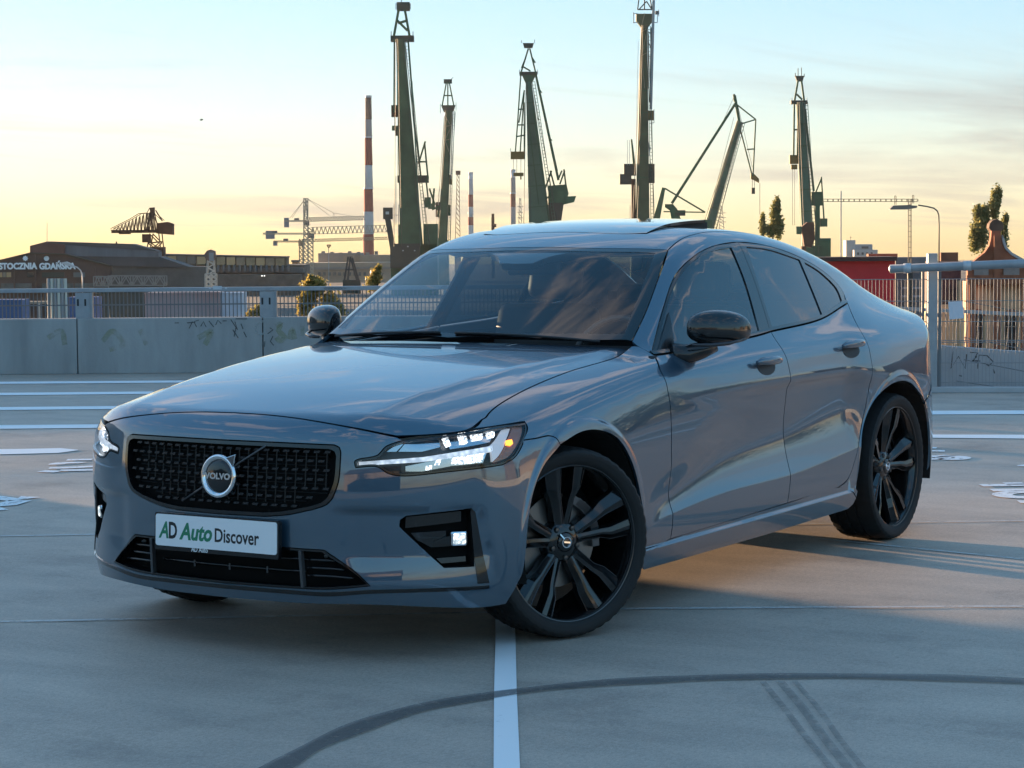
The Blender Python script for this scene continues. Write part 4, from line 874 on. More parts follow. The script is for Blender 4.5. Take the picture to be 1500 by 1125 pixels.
# ================================================================== the roof deck
def deck_mat():
    m=bpy.data.materials.new('deck_screed'); m.use_nodes=True; nt=m.node_tree; b=nt.nodes['Principled BSDF']; L=nt.links.new
    t=nt.nodes.new('ShaderNodeTexCoord')
    def noise(sc,det=5,rough=.6,stretch=(1,1,1)):
        mp=nt.nodes.new('ShaderNodeMapping'); mp.inputs['Scale'].default_value=stretch; L(t.outputs['Object'],mp.inputs[0])
        n=nt.nodes.new('ShaderNodeTexNoise'); n.inputs['Scale'].default_value=sc; n.inputs['Detail'].default_value=det; n.inputs['Roughness'].default_value=rough; L(mp.outputs[0],n.inputs['Vector']); return n.outputs[0]
    def ramp(x,p0,c0,p1,c1):
        r=nt.nodes.new('ShaderNodeValToRGB'); r.color_ramp.elements[0].position=p0; r.color_ramp.elements[1].position=p1; r.color_ramp.elements[0].color=(*c0,1); r.color_ramp.elements[1].color=(*c1,1); L(x,r.inputs[0]); return r.outputs[0]
    def mul(a,c,f=1.0):
        x=nt.nodes.new('ShaderNodeMix'); x.data_type='RGBA'; x.blend_type='MULTIPLY'; x.inputs[0].default_value=f; L(a,x.inputs[6]); L(c,x.inputs[7]); return x.outputs[2]
    base=ramp(noise(.45,6,.62),.3,(.445,.375,.315),.72,(.555,.472,.400))
    grain=ramp(noise(190,3,.7),.30,(.72,.72,.72),.70,(1.14,1.14,1.14)); wear=ramp(noise(3.5,6,.7,(1,.35,1)),.30,(.78,.78,.79),.62,(1.05,1.04,1.03)); spots=ramp(noise(14,4,.55),.22,(.62,.62,.62),.30,(1,1,1))
    stain=ramp(noise(1.1,7,.72),.36,(.80,.80,.81),.47,(1,1,1)); scr=ramp(noise(2.2,8,.8,(6,.25,1)),.33,(.80,.80,.80),.40,(1,1,1)); dots=ramp(noise(46,2,.5),.20,(.45,.45,.46),.26,(1,1,1))
    grit=ramp(noise(62,4,.75),.28,(.74,.74,.74),.66,(1.10,1.10,1.10))
    c=mul(mul(mul(mul(mul(mul(mul(base,grit),grain),wear),spots),stain),scr,.7),dots); L(c,b.inputs['Base Color'])
    rr=nt.nodes.new('ShaderNodeMapRange'); rr.inputs['To Min'].default_value=.42; rr.inputs['To Max'].default_value=.72; L(noise(1.6,5),rr.inputs['Value']); L(rr.outputs[0],b.inputs['Roughness']); b.inputs['Specular IOR Level'].default_value=.35
    bp=nt.nodes.new('ShaderNodeBump'); bp.inputs['Strength'].default_value=.55; bp.inputs['Distance'].default_value=.004; L(noise(90,6,.75),bp.inputs['Height']); L(bp.outputs[0],b.inputs['Normal'])
    return m
g=MB(); q=[uv(-60,-40,0),uv(40,-40,0),uv(40,23.5,0),uv(-60,23.5,0)]
g.prism([p+[0,0,-.45] for p in q],(0,0,.45)); tag(g.build('roof_deck',deck_mat()),kind='structure')
GZ=-5.0
def gzv(v): return GZ-.0128*max(0.0,v-40)
g=MB(); vsl=[-800,40,200,500,1200,2500,5500]; g.add([uv(u,v,gzv(v)) for v in vsl for u in (-4000,4000)],[(2*i,2*i+1,2*i+3,2*i+2) for i in range(len(vsl)-1)])
tag(g.build('ground',mat('yard_ground',(.075,.070,.062),.9,var=(.05,.35)),fix=False),kind='structure')
def worn(name,col,cut,scale,rough=.6,opac=1.0):
    """thin paint or rubber film, worn through in patches"""
    m=mat(name,col,rough); nt=m.node_tree; b=nt.nodes['Principled BSDF']; t=nt.nodes.new('ShaderNodeTexCoord'); n=nt.nodes.new('ShaderNodeTexNoise'); n.inputs['Scale'].default_value=scale; n.inputs['Detail'].default_value=6; n.inputs['Roughness'].default_value=.7
    nt.links.new(t.outputs['Object'],n.inputs['Vector']); r=nt.nodes.new('ShaderNodeValToRGB'); r.color_ramp.elements[0].position=cut-.06; r.color_ramp.elements[1].position=cut+.12; r.color_ramp.elements[1].color=(opac,opac,opac,1); nt.links.new(n.outputs[0],r.inputs[0]); nt.links.new(r.outputs[0],b.inputs['Alpha']); return m
PAINTW=worn('road_paint',(.84,.85,.86),.24,9); PAINTT=worn('worn_paint',(.80,.81,.82),.34,16); JOINT=worn('joint_filler',(.58,.58,.58),.38,6,.6,.75); RUBM=worn('rubber_mark',(.085,.087,.090),.30,26,.6,.60); RUBL=worn('rubber_smear',(.13,.132,.136),.40,12,.6,.36)
def ribbon(name,pts,w,m,z=.004,parent=None):
    P=[np.array(p,float) for p in pts]; vs=[]
    for i,p in enumerate(P):
        t=P[min(i+1,len(P)-1)]-P[max(i-1,0)]; t/=np.linalg.norm(t); n=np.array([-t[1],t[0]]); ww=w[i] if isinstance(w,(list,tuple)) else w
        vs+=[uv(*(p+n*ww/2),z),uv(*(p-n*ww/2),z)]
    o=MB().add(vs,[(2*i,2*i+1,2*i+3,2*i+2) for i in range(len(P)-1)]).build(name,m,parent,fix=False)
    if parent is None: tag(o,kind='structure')
    return o
# bay lines, left and right of the car
for (u0,v0,u1,v1) in ((-14,21.95,-2.6,21.78),(-14,20.13,-2.6,20.28),(-14,18.45,-2.6,18.55),(-14,16.6,-2.4,16.75)): ribbon('bay_line',[(u0,v0),(u1,v1)],.32,PAINTW)
ribbon('bay_line',[(-14,14.6),(-3.3,14.80),(-3.0,14.85),(-2.88,14.87)],[.36,.36,.34,.04],PAINTW); ribbon('bay_line',[(-2.88,14.87),(-1.5,14.95)],.012,JOINT)
ribbon('bay_line',[(2.2,17.42),(14,16.8)],.36,PAINTW); ribbon('bay_line',[(2.2,15.45),(2.75,15.40),(3.6,15.27),(14,14.6)],[.05,.24,.30,.30],PAINTW); ribbon('bay_line',[(3.02,13.42),(3.14,13.40),(14,12.4)],[.03,.26,.30],PAINTW)
# saw-cut joints in the screed
for pts,w in ((((-14,8.0),(-1.89,8.23),(-.13,8.35),(.51,8.41),(1.92,8.39),(14,8.3)),.036),(((-14,10.2),(-2.43,10.61),(-1.2,10.7),(3.0,10.9)),.030),(((-14,13.0),(3.05,13.37)),.008),(((1.41,10.29),(2.19,9.6),(3.6,8.7)),.03)): ribbon('deck_joint',pts,w,JOINT,.0035)
ribbon('paint_strip',[(-.035,8.45),(-.03,7.82),(-.028,6.9),(-.022,5.9),(-.01,3.0)],.070,PAINTW,.004)
# painted bay numbers, seen end-on and half worn away
def marks(name,lines,w):
    for k,l in enumerate(lines): ribbon(name,[(p[0],p[1]) for p in l],w,PAINTT,.0045)
def gp(px,py):
    d=F_+R_*((px-750)/FPX)+U_*((562.5-py)/FPX); P=CAM+d*(-CAM[2]/d[2]); q=P-CAM; return (q@UU,q@V_)
def arc(cx,cy,rx,ry,a0,a1,n=14): return [gp(cx+rx*math.cos(math.radians(a)),cy+ry*math.sin(math.radians(a))) for a in np.linspace(a0,a1,n)]
marks('bay_number',[[gp(1340,656.5),gp(1372,657)],[gp(1340,661),gp(1384,661.5)],arc(1362,667,32,2.4,180,20),arc(1352,671.5,22,2.0,200,20),arc(1396,671.5,15,2.0,-180,150)],.10)
marks('bay_number',[[gp(1472,709.5),gp(1500,709)],[gp(1437,712),gp(1520,711)],[gp(1452,719),gp(1520,718.5)],arc(1500,725.5,32,4,0,360,22),[gp(1492,736),gp(1530,736)]],.11)
marks('bay_number',[[gp(98,674.5),gp(135,674)],arc(108,681,25,2.4,170,300),[gp(72,686.5),gp(98,686),gp(140,684)],[gp(60,691),gp(86,692)],[gp(88,690),gp(140,689)]],.10)
marks('bay_number',[[gp(-20,728),gp(20,733),gp(45,728.5)],[gp(-20,742),gp(10,740),gp(30,734)],[gp(-20,748),gp(7,746)]],.13)
# rubber: the ring left by a turning tyre, and fainter smears
ring=[(-.98,4.6),(-.78,5.35),(-.63,5.92),(-.53,6.22),(-.31,6.62),(-.07,6.83),(.21,6.98),(.53,7.06),(.86,7.09),(1.18,7.07),(1.6,6.98),(2.1,6.78),(2.6,6.4)]
rp=crs(np.array(ring),.04); wd=[.085+.02*math.sin(i*.35)*math.sin(i*.11) for i in range(len(rp))]
ribbon('tyre_mark',rp,wd,RUBM,.006)
for off,w_ in ((0,.022),(.055,.030),(.10,.02)): ribbon('tyre_mark',crs(np.array([(.78+off,7.00),(.80+off,6.6),(.815+off*.9,6.2),(.84+off*.8,5.7),(.86+off*.7,5.2)]),.05),w_,RUBL,.0055)
0 and ribbon('tyre_mark',crs(np.array([(1.12,6.75),(1.17,6.4),(1.22,6.0),(1.26,5.6)]),.05),.015,RUBL,.0055)
# ================================================================== parapet and railing on the far left
CONC=mat('cast_concrete',(.30,.305,.30),.78,var=(2.6,.30,.22),bump=(40,.35,.006)); GALV=mat('galvanised',(.30,.32,.34),.45,.35,var=(9,.15)); WIRE=mat('wire_zinc',(.26,.27,.28),.45,.2); GALD=mat('galvanised_dark',(.16,.17,.18),.5,.3)
WALL=empty('parapet_wall',uv(-5,23.3,0),'low grey concrete parapet wall with faded graffiti behind the car bonnet','wall')
js=[-14,-9.6,-4.47,-2.56,1.0,2.6]
for a,b in zip(js[:-1],js[1:]):
    MB().box(uv((a+b)/2,23.28,.285),(b-a-.010,.25,.57),[UU,V_,(0,0,1)]).build('wall_panel',CONC,WALL,bevel=.008)
GRAF=worn('graffiti_black',(.05,.05,.053),.34,60,.7,.85); GRAY=worn('graffiti_yellow',(.33,.34,.17),.46,5,.8,.38); GRAW=worn('graffiti_pale',(.42,.43,.42),.40,9,.8,.6)
def stroke(name,pts,w,m,parent,v):
    """paint strokes on a wall facing the car; pts in photo pixels"""
    P=[at(px,py,v) for px,py in pts]; vs=[]
    for i,p in enumerate(P):
        t=P[min(i+1,len(P)-1)]-P[max(i-1,0)]; t/=np.linalg.norm(t); n=np.cross(t,V_); vs+=[p+n*w/2,p-n*w/2]
    return MB().add(vs,[(2*i,2*i+1,2*i+3,2*i+2) for i in range(len(P)-1)]).build(name,m,parent,fix=False)
vg=23.148
for st in ([(256,473),(262,473)],[(274,473),(286,472)],[(277,481),(282,471)],[(288,479),(284,471),(291,469)],[(294,478),(298,471),(302,479)],[(306,470),(313,479)],[(316,476),(319,469),(324,474)],[(326,470),(332,470)],[(343,493),(346,477)],[(338,468),(348,483),(344,471)],[(349,495),(341,483)],[(353,474),(356,482)],[(361,494),(357,486)],[(345,467),(362,467)],[(395,480),(400,483),(392,489)],[(400,492),(396,500),(401,506)],[(388,500),(387,508)]):
    stroke('graffiti_stroke',st,.009,GRAF,WALL,vg)
for st in ([(404,478),(412,474),(408,484),(417,494),(410,500),(405,494)],[(424,497),(428,482),(432,497)],[(441,492),(443,474)],[(150,500),(165,485),(180,505),(160,512)],[(290,495),(310,485),(300,505)],[(70,495),(90,485),(95,505)],[(205,482),(215,505)]): stroke('graffiti_smear',crs(np.array(st,float),4),.055,GRAY,WALL,vg)
stroke('graffiti_smear',crs(np.array([(386,470),(375,478),(378,490),(388,488)],float),4),.02,GRAW,WALL,vg)
RAIL=empty('parapet_railing',uv(-5,23.28,.57),'grey steel railing with flat handrail standing on the parapet wall','railing')
MB().box(uv(-5.9,23.25,.860),(17.0,.09,.042),[UU,V_,(0,0,1)]).build('handrail',GALV,RAIL,bevel=.004)
MB().box(uv(-5.9,23.30,.705),(17.0,.012,.014),[UU,V_,(0,0,1)]).build('mid_rail',GALD,RAIL)
bm_=None
for k in range(-330,62):
    u=k*.0405
    if bm_ is None:
        o=MB().box((0,0,0),(.010,.010,.27),[UU,V_,(0,0,1)]).build('bar',GALD,RAIL,origin=(0,0,0)); bm_=o.data
    else: o=bpy.data.objects.new('bar',bm_); COL.objects.link(o); o.parent=RAIL
    o.location=tuple(uv(u,23.30,.705)-origin_of(RAIL))
    if k<-185 and k%2: bpy.data.objects.remove(o)
for pxp in (121,391,-150,660):
    c=at(pxp,448,23.2); u=(c-CAM)@UU; p=empty('x',(0,0,0)); bpy.data.objects.remove(p)
    m_=MB(); m_.box(uv(u,23.20,.70),(.145,.02,.27),[UU,V_,(0,0,1)]); m_.box(uv(u+.085,23.24,.70),(.03,.08,.27),[UU,V_,(0,0,1)]); P_=m_.build('railing_post',GALV,RAIL)
    for du in (-.045,.03): MB().box(uv(u+du,23.188,.735),(.018,.006,.07),[UU,V_,(0,0,1)]).build('post_slot',mat('slot_dark',(.015,.016,.018),.7),P_)
for px0,px1,col in ((324,328,None),):
    pass
stroke('rail_sticker',[(312,421.5),(325,421.5)],.035,mat('sticker_pale',(.50,.53,.56),.6),RAIL,23.203); 
for cx in (307.5,331): stroke('rail_sticker',[(cx-1.5,422),(cx+1.5,422)],.02,mat('sticker_pale'),RAIL,23.203)
text_mesh('rail_tag','•DYMONSZKY•',.030,GRAF,RAIL,at(474,424,23.2),UU,(0,0,1),extrude=.0005,sx=1.15)
PH=empty('sun_blocker',uv(-20,20,0),'grey stair housing on the deck outside the frame at far left','building')  # unseen block, added to keep low sun off the car and foreground
MB().box(uv(-23,20,1.7),(20.4,4,3.4),[UU,V_,(0,0,1)]).build('blocker_wall',CONC,PH); MB().box(uv(-23,20,3.47),(20.9,4.5,.14),[UU,V_,(0,0,1)]).build('blocker_roof',GALD,PH); MB().box(uv(-14,17.98,1.05),(1.0,.06,2.1),[UU,V_,(0,0,1)]).build('blocker_door',GALV,PH)
# ================================================================== mesh fence, post and ramp wall on the right
RW=empty('ramp_wall',uv(5,20.4,0),'pale concrete ramp wall with scrawled graffiti behind the mesh fence','wall')
m_=MB(); A_=uv(2.62,20.3,0);B_=uv(30,20.3,0)
m_.prism([A_,B_,B_+[0,0,-.0+.06],uv(8,20.3,.12),uv(4.5,20.3,.315),uv(3.6,20.3,.39),A_+[0,0,.46]],V_*.22); m_.build('wall_body',mat('ramp_concrete',(.33,.35,.37),.8,var=(2.2,.18),bump=(50,.2,.004)),RW)
for st in ([(1396,515),(1393,540),(1404,522),(1414,540),(1416,519)],[(1421,516),(1432,517),(1425,530),(1431,522)],[(1424,528),(1436,529)],[(1432,540),(1434,520),(1446,521),(1455,530),(1448,536),(1443,532)],[(1455,541),(1457,547)],[(1405,550),(1409,551)]): stroke('graffiti_stroke',st,.010,GRAF,RW,20.296)
RR=empty('ramp_railing',uv(5,20.4,.3),'pale steel ramp railing with leaning bars behind the mesh fence','railing')
def rtop(u): return .70-.055*(u-3.6)
m_=MB(); m_.beam(uv(2.7,20.4,rtop(2.7)),uv(9,20.4,rtop(9)),.05,.05,.03,.03,side=V_); m_.build('handrail',GALV,RR)
bm_=None
for k in range(34):
    u=2.9+k*.095; h=rtop(u)-(.39-.085*(u-3.6))
    o=MB().beam(uv(u,20.4,rtop(u)),uv(u-.012-.022*random.random(),20.4,rtop(u)-h),.006,.006).build('bar',mat('pale_steel',(.27,.25,.22),.5,.2),RR)
FEN=empty('mesh_fence',uv(4,19.6,0),'galvanised wire mesh fence with a round top pipe right of the car','fence')
ZT=1.0
def fy(u): return 19.62-.10*(u-3.6)
bm_=None
for k in range(150):
    u=2.55+k*.0315
    if bm_ is None: o=MB().box((0,0,0),(.0038,.0038,ZT-.03),[UU,V_,(0,0,1)]).build('vertical_wire',WIRE,FEN,origin=(0,0,0)); bm_=o.data
    else: o=bpy.data.objects.new('vertical_wire',bm_); COL.objects.link(o); o.parent=FEN
    o.location=tuple(uv(u,fy(u),.5)-origin_of(FEN)); o.rotation_euler=(0,0,0)
for z in (.985,.795,.615,.450,.435,.255,.085):
    MB().tube([uv(2.5,fy(2.5)-.006,z),uv(7.3,fy(7.3)-.006,z)],.0034,6).build('horizontal_wire',WIRE,FEN)
for a,b in (((1412,441),(1500,458)),((1412,494),(1500,512)),((1412,527),(1500,544)),((1400,558),(1500,573))):
    MB().tube([at(*a,19.75),at(*b,19.70)],.004,5).build('stay_wire',GALD,FEN)
c=at(1365,470,19.55); u0=(c-CAM)@UU
m_=MB(); m_.box(uv(u0,fy(u0)-.06,.60),(.085,.085,1.22),[UU,V_,(0,0,1)]); m_.build('fence_post',GALV,FEN,bevel=.005)
m_=MB(); m_.box(uv(u0+.072,fy(u0)-.03,.55),(.025,.03,1.05),[UU,V_,(0,0,1)]); m_.box(uv(u0-.072,fy(u0)-.03,.55),(.022,.03,1.05),[UU,V_,(0,0,1)]); m_.build('post_channel',GALD,FEN)
pa=at(1304,394,19.45); pb=at(1500,386,19.2); dd=(pb-pa); pc_=pb+dd*2.5
MB().tube([pa-dd*.012,pa-dd*.004,pa,pb,pc_],[.012,.030,.037,.037,.037],18).build('top_pipe',GALV,FEN,smooth=True)
for t_ in (.13,.58): MB().tube([pa+dd*(t_-.03),pa+dd*(t_+.03)],.042,18).build('pipe_clamp',mat('clamp_pale',(.48,.50,.52),.4,.4),FEN,smooth=True)
MB().box(uv(u0-.215,fy(u0)-.02,.17),(.018,.02,.30),[UU,V_,(0,0,1)]).build('marker_rod',mat('rod_pale',(.55,.54,.50),.6),FEN)
m_=MB(); m_.prism([at(1389,442,19.5),at(1410,441,19.5),at(1412,466,19.5),at(1391,468,19.5)],V_*.004); tag(m_.build('paper_notice',mat('paper_white',(.62,.64,.70),.7)),'blank white paper notice tied to the mesh fence','notice')
KERB=MB().box(uv(9.4,18.98,.025),(14.0,.10,.05),[(UU-V_*.1)/np.linalg.norm(UU-V_*.1),V_,(0,0,1)]).build('kerb',mat('kerb_concrete',(.40,.41,.42),.8,var=(3,.15)),bevel=.006); tag(KERB,kind='structure')
# ================================================================== the shipyard beyond the deck
CG=mat('crane_green',(.046,.110,.052),.6,var=(.25,.35)); CGL=mat('crane_green_pale',(.070,.140,.088),.6,var=(.25,.3)); CDK=mat('crane_dark',(.055,.056,.042),.6); RUST=mat('rust_brown',(.110,.048,.026),.8,var=(.4,.45)); YEL=mat('hook_ochre',(.22,.13,.03),.6); LTH=mat('ladder_grey',(.30,.33,.33),.6)
class PX:
    """builds a thing at depth v from photo-scale measures (1 px = v/3300 m)"""
    def __init__(s,v,name,label,cat,base,group=None):
        s.v=v; s.k=v/FPX; b=at(base[0],base[1],v); s.gz=gzv(v); s.root=empty(name,(b[0],b[1],s.gz),label,cat,group)
    def p(s,q,dv=0.0): 
        r=at(q[0],q[1],s.v); return r+V_*dv
    def beam(s,name,a,b,w0,w1=None,m=None,d=None,dv=0.0,parent=None,foot=False):
        w1=w0 if w1 is None else w1; A=s.p(a,dv); B=s.p(b,dv)
        if foot: B=np.array([B[0],B[1],s.gz])
        d0=w0*s.k if d is None else d*s.k; d1=w1*s.k if d is None else d*s.k
        return MB().beam(A,B,w0*s.k,w1*s.k,d0,d1,side=UU).build(name,m,parent or s.root)
    def beams(s,name,segs,w,m,d=None,dvs=(0,),parent=None):
        mb=MB()
        for dv in dvs:
            for a,b in segs: mb.beam(s.p(a,dv),s.p(b,dv),w*s.k,w*s.k,(d or w)*s.k,(d or w)*s.k,side=UU if abs(a[0]-b[0])<abs(a[1]-b[1])*3 else (0,0,1))
        return mb.build(name,m,parent or s.root)
    def box(s,name,x0,y0,x1,y1,m,d=None,dv=0.0,parent=None,bevel=0,foot=False):
        A=s.p((x0,y0),dv); B=s.p((x1,y1),dv); z1=max(A[2],B[2]); z0=s.gz if foot else min(A[2],B[2]); c=(A+B)/2; w=abs((B-A)@UU); dd=(d*s.k if d else w)
        return MB().box(np.array([c[0],c[1],(z0+z1)/2])+V_*dd/2,(w,dd,z1-z0),[UU,V_,(0,0,1)]).build(name,m,parent or s.root,bevel=bevel)
    def poly(s,name,pts,m,d,dv=0.0,parent=None):
        return MB().prism([s.p(q,dv) for q in pts],V_*(d*s.k)).build(name,m,parent or s.root)
def lattice(a,b,h,n,axis):
    """truss between pixel points a, b with height h (px) along axis (0: x-run, 1: y-run)"""
    a=np.array(a,float);b=np.array(b,float); o=np.array([0,h]) if axis==0 else np.array([h,0]); segs=[(a,b),(a+o,b+o)]
    for i in range(n):
        p=a+(b-a)*i/n; q=a+(b-a)*(i+1)/n; m=(p+q)/2; segs+=[(p+o,m),(m,q+o)]
    return segs
# ---- the six big slewing cranes
c=PX(400,'shipyard_crane','tallest dark green shipyard crane beside the red and white chimney','crane',(600,380),'green shipyard cranes')
c.box('tower_base',572,358,641,380,CG,60,foot=True); c.box('machinery_house',572,357,616,392,CDK,40,dv=-1.5); c.box('machinery_house',620,328,641,372,CG,40); c.box('machinery_house',583,329,590,360,CG,20)
c.beam('main_jib',(586.5,58),(603,360),11,33,CG,d=14); c.beam('jib_ladder',(604,120),(617,360),1.6,2.2,CGL,dv=-1.6)
c.beams('head_frame',[((584,14),(577,53)),((593,14),(600,53)),((582,30),(597,45)),((597,30),(583,34))],3.4,CG); c.box('head_block',581,3,600,15,CDK,14); c.beams('head_rail',[((580,14),(580,5)),((601,14),(601,5)),((588,3),(588,-6))],1,CDK)
c.box('head_platform',572,52,606,60,CDK,20); c.beams('platform_rail',[((573,52),(573,46)),((605,52),(605,46))],1,CDK)
c.beams('fly_jib',[((578,58),(577.5,165)),((583,58),(583,160))],2.4,CG,dvs=(-.5,)); c.box('hook_block',573,154,591,171,RUST,12); c.beams('hook_rope',[((578,171),(578,184)),((583,171),(583,258))],.8,CDK); c.box('hook',574,184,589,191,CG,6); c.beams('hook_tip',[((581,191),(581,199))],3,CDK)
c.beams('tie_rod',[((598,60),(607,180)),((607,180),(617,262))],2.4,CG); c.beams('back_post',[((623,207),(613,240)),((622,210),(627,262)),((612,237),(624,237))],2.4,CG); c.box('machinery_platform',582,257,627,267,CDK,40)
c.beams('counterweight_rod',[((624,262),(627,290))],2.2,CG); c.box('counterweight',622,289,631,304,CG,12); c.beams('ladder_frame',[((577,300),(577,340)),((584,300),(584,345)),((577,315),(584,315)),((580,258),(580,330))],.9,LTH)
c.beams('cab_mast',[((568,320),(577,372))],8,CDK); cb_=c.box('cab',561,304,575,321,CDK,12); c.box('cab_lamp',565,310,570,314,mat('lamp_glass',(.45,.50,.50),.2),1,dv=-.25,parent=cb_); c.beams('deck_lamp',[((590,367),(592,367)),((607,367),(609,367)),((597,361),(599,361))],1.6,mat('lamp_glass'),dvs=(-1.7,))
c=PX(520,'shipyard_crane','slender green crane right behind the tallest crane','crane',(650,356),'green shipyard cranes')
c.beam('main_jib',(657.5,162),(648,356),9,14,CG,d=12); c.beam('tower',(648,352),(648,380),18,20,CG,foot=True); c.beams('head_frame',[((654,120),(647.5,156)),((658,120),(665,156)),((656,120),(656,156)),((650,140),(663,140))],1.8,CG); c.box('head_block',650,116,662,122,CDK,8); c.poly('head_platform',[(646,154),(667,154),(664,163),(650,164)],CDK,12); [c.beams('platform_rail',[q],.8,LTH) for q in (((645,166),(645,152)),((668,162),(668,150)),((660,117),(664,113)))]
c.beams('lattice_brace',[((652,170),(661,185)),((661,186),(652,205)),((652,206),(660,228)),((651,186),(661,184)),((651,206),(660,204))],1.1,mat('brace_pale',(.26,.24,.16),.6),dvs=(-1.3,))
c.beams('jib_ladder',[((651,170),(642,300)),((664,164),(660,262)),((667,164),(661,262))],.9,LTH); c.box('hook_block',656,256,662,270,YEL,6); c.box('counterweight',627,298,637,306,CG,10); c.beams('machinery_frame',[((636,276),(634,300)),((629,276),(637,300)),((633,307),(644,302)),((640,302),(646,330))],2.6,CG); c.box('machinery_house',654,300,660,316,CG,8); c.box('cab',638,296,645,318,CDK,8)
c=PX(380,'shipyard_crane','leaning green crane with long tie rod above the windscreen','crane',(790,332),'green shipyard cranes')
c.beam('main_jib',(774.5,120),(791,333),8,32,CGL,d=14); c.beam('tower',(795,330),(795,380),40,44,CG,foot=True); c.poly('jib_neck',[(764,108),(786,108),(779,122),(780,138),(770,138),(771,124)],CG,12)
c.beam('jib_rib',(773,170),(789,300),1.6,1.6,CG,dv=-1.9); c.beam('jib_rib',(781,160),(805,330),2,3,CG,dv=-1.9)
c.beams('head_frame',[((774,71),(763,107)),((776,71),(785,108)),((770,85),(764,100)),((765,97),(777,104)),((779,84),(784,92))],2.2,CG); c.poly('head_block',[(766,63),(782,63),(780,70),(768,70)],CDK,8); c.beams('platform_rail',[((764,63),(764,59)),((783,63),(783,58)),((761,109),(761,102)),((788,109),(787,102))],.9,LTH); c.box('head_platform',761,105,787,110,CDK,14)
c.beams('fly_jib',[((763,108),(758,183)),((758,183),(755,222)),((768,132),(762,222)),((768,150),(768,222)),((768,132),(760,180)),((759,160),(768,160)),((758,183),(767,183)),((757,200),(768,198))],1.9,CG); c.box('hook_block',748,222,769,233,YEL,9); c.beams('platform_rail',[((748,222),(748,217)),((755,218),(755,222))],.8,LTH); c.beams('hook_rope',[((752,233),(752,249)),((757,233),(757,253)),((763,233),(763,253))],.6,CDK); c.box('hook',752,253,767,258,YEL,4); c.beams('hook_tip',[((763,258),(763,263))],2,YEL)
c.beam('tie_rod',(785,110),(818,264),3.2,3.6,CG); c.beams('tie_lamp',[((791,132),(794,136)),((787,172),(789,176)),((807,204),(809,206))],1.4,CG); c.beams('rope',[((786,108),(817,250))],.5,CDK)
c.poly('machinery_house',[(803,272),(830,270),(833,284),(828,297),(803,298)],CG,26); c.beams('machinery_frame',[((799,275),(808,250)),((806,250),(812,272)),((818,262),(823,250)),((826,248),(829,272)),((820,270),(827,250)),((801,290),(818,280))],2.4,CG); c.poly('tower_top',[(803,297),(826,297),(821,332),(806,332)],CDK,24); c.poly('counterweight',[(826,288),(844,287),(841,296),(824,300)],CG,22)
c=PX(390,'shipyard_crane','tall straight green crane rising over the middle of the car roof','crane',(940,322),'green shipyard cranes')
c.beam('main_jib',(943.5,38),(941,323),8.5,20,mat('crane_olive',(.070,.095,.045),.6,var=(.25,.3)),d=14); c.beam('tower',(940,320),(940,380),30,34,CG,foot=True); c.poly('jib_neck',[(932,20),(957,20),(957,30),(949,41),(940,41),(932,30)],mat('crane_olive'),12)
c.beams('head_frame',[((937,-10),(934,14)),((944,-10),(944,14)),((951,-10),(955,14)),((947,2),(955,14)),((947,2),(936,14)),((934,14),(957,14))],1.6,CDK); c.box('head_block',936,-16,954,-8,CDK,8); c.beams('platform_rail',[((928,34),(928,18)),((928,20),(934,20)),((928,33),(935,33)),((965,14),(965,24)),((957,19),(966,19)),((956,33),(963,33)),((963,20),(963,33))],1,LTH); c.box('platform_lamp',960,16,965,21,CDK,4)
c.beams('fly_jib',[((954,40),(951.5,150)),((950,50),(949.5,130)),((949,46),(954,50)),((949,60),(954,72)),((949,83),(953,83))],1.2,CDK); c.beam('ladder',(957.5,0),(953.5,160),4,3.6,LTH,d=2); c.beams('lattice_brace',[((939.5,47),(947,43)),((939.5,82),(947,78)),((940,80),(947,47)),((940,90),(944,130)),((939,40),(944,20))],1,mat('brace_pale'),dvs=(-1.0,))
c.beams('rope',[((935,60),(932,205))],.5,LTH); c.box('hook_block',940,162,958,176,YEL,8); c.beams('platform_rail',[((958,160),(958,180)),((953,180),(958,180)),((950,208),(953,240)),((953,215),(951,228))],1,LTH); c.beam('mast',(925,204),(929,242),2.2,4,CG); c.beams('ladder',[((919,205),(919,242)),((922,205),(922,242))],.6,LTH)
c.box('machinery_house',914,240,932,257,CDK,16); c.box('counterweight',908,255,925,270,CDK,14); c.box('machinery_house',950,240,959,268,CDK,16); c.beam('back_leg',(928,262),(928,323),6,6,RUST,d=8); c.beams('ladder',[((923,300),(923,322))],.8,LTH)
c=PX(450,'shipyard_crane','spread-out green crane with bent jib and open triangle above the sunroof','crane',(1036,330),'green shipyard cranes')
c.beam('main_jib',(1083,178),(1037,336),8,13,CGL,d=11); c.beam('tower',(1005,322),(1005,380),70,74,CG,foot=True); c.beams('jib_tip',[((1076,140),(1084,184))],4,CG); c.beam('tip_cap',(1075,138),(1077,148),3,5,CG); c.beam('tie_rod',(1077,152),(984,298),3.6,4,CG); c.beams('fly_jib',[((1079,153),(1107,175)),((1084,182),(1107,175)),((1107,175),(1103,258)),((1084,188),(1102,258)),((1094,219),(1106,218))],1.9,CG); c.beams('rope',[((1081,155),(1102,245)),((1075,142),(1060,176)),((1075,172),(1042,300))],.5,CDK)
c.poly('hook_block',[(1100,254),(1104,254),(1112,262),(1112,268),(1105,264),(1100,262)],YEL,6); c.beams('hook_rope',[((1102,262),(1102,275)),((1105,262),(1105,275)),((1113,268),(1113,314))],.7,CDK); c.box('hook',1101,275,1106,284,CDK,3)
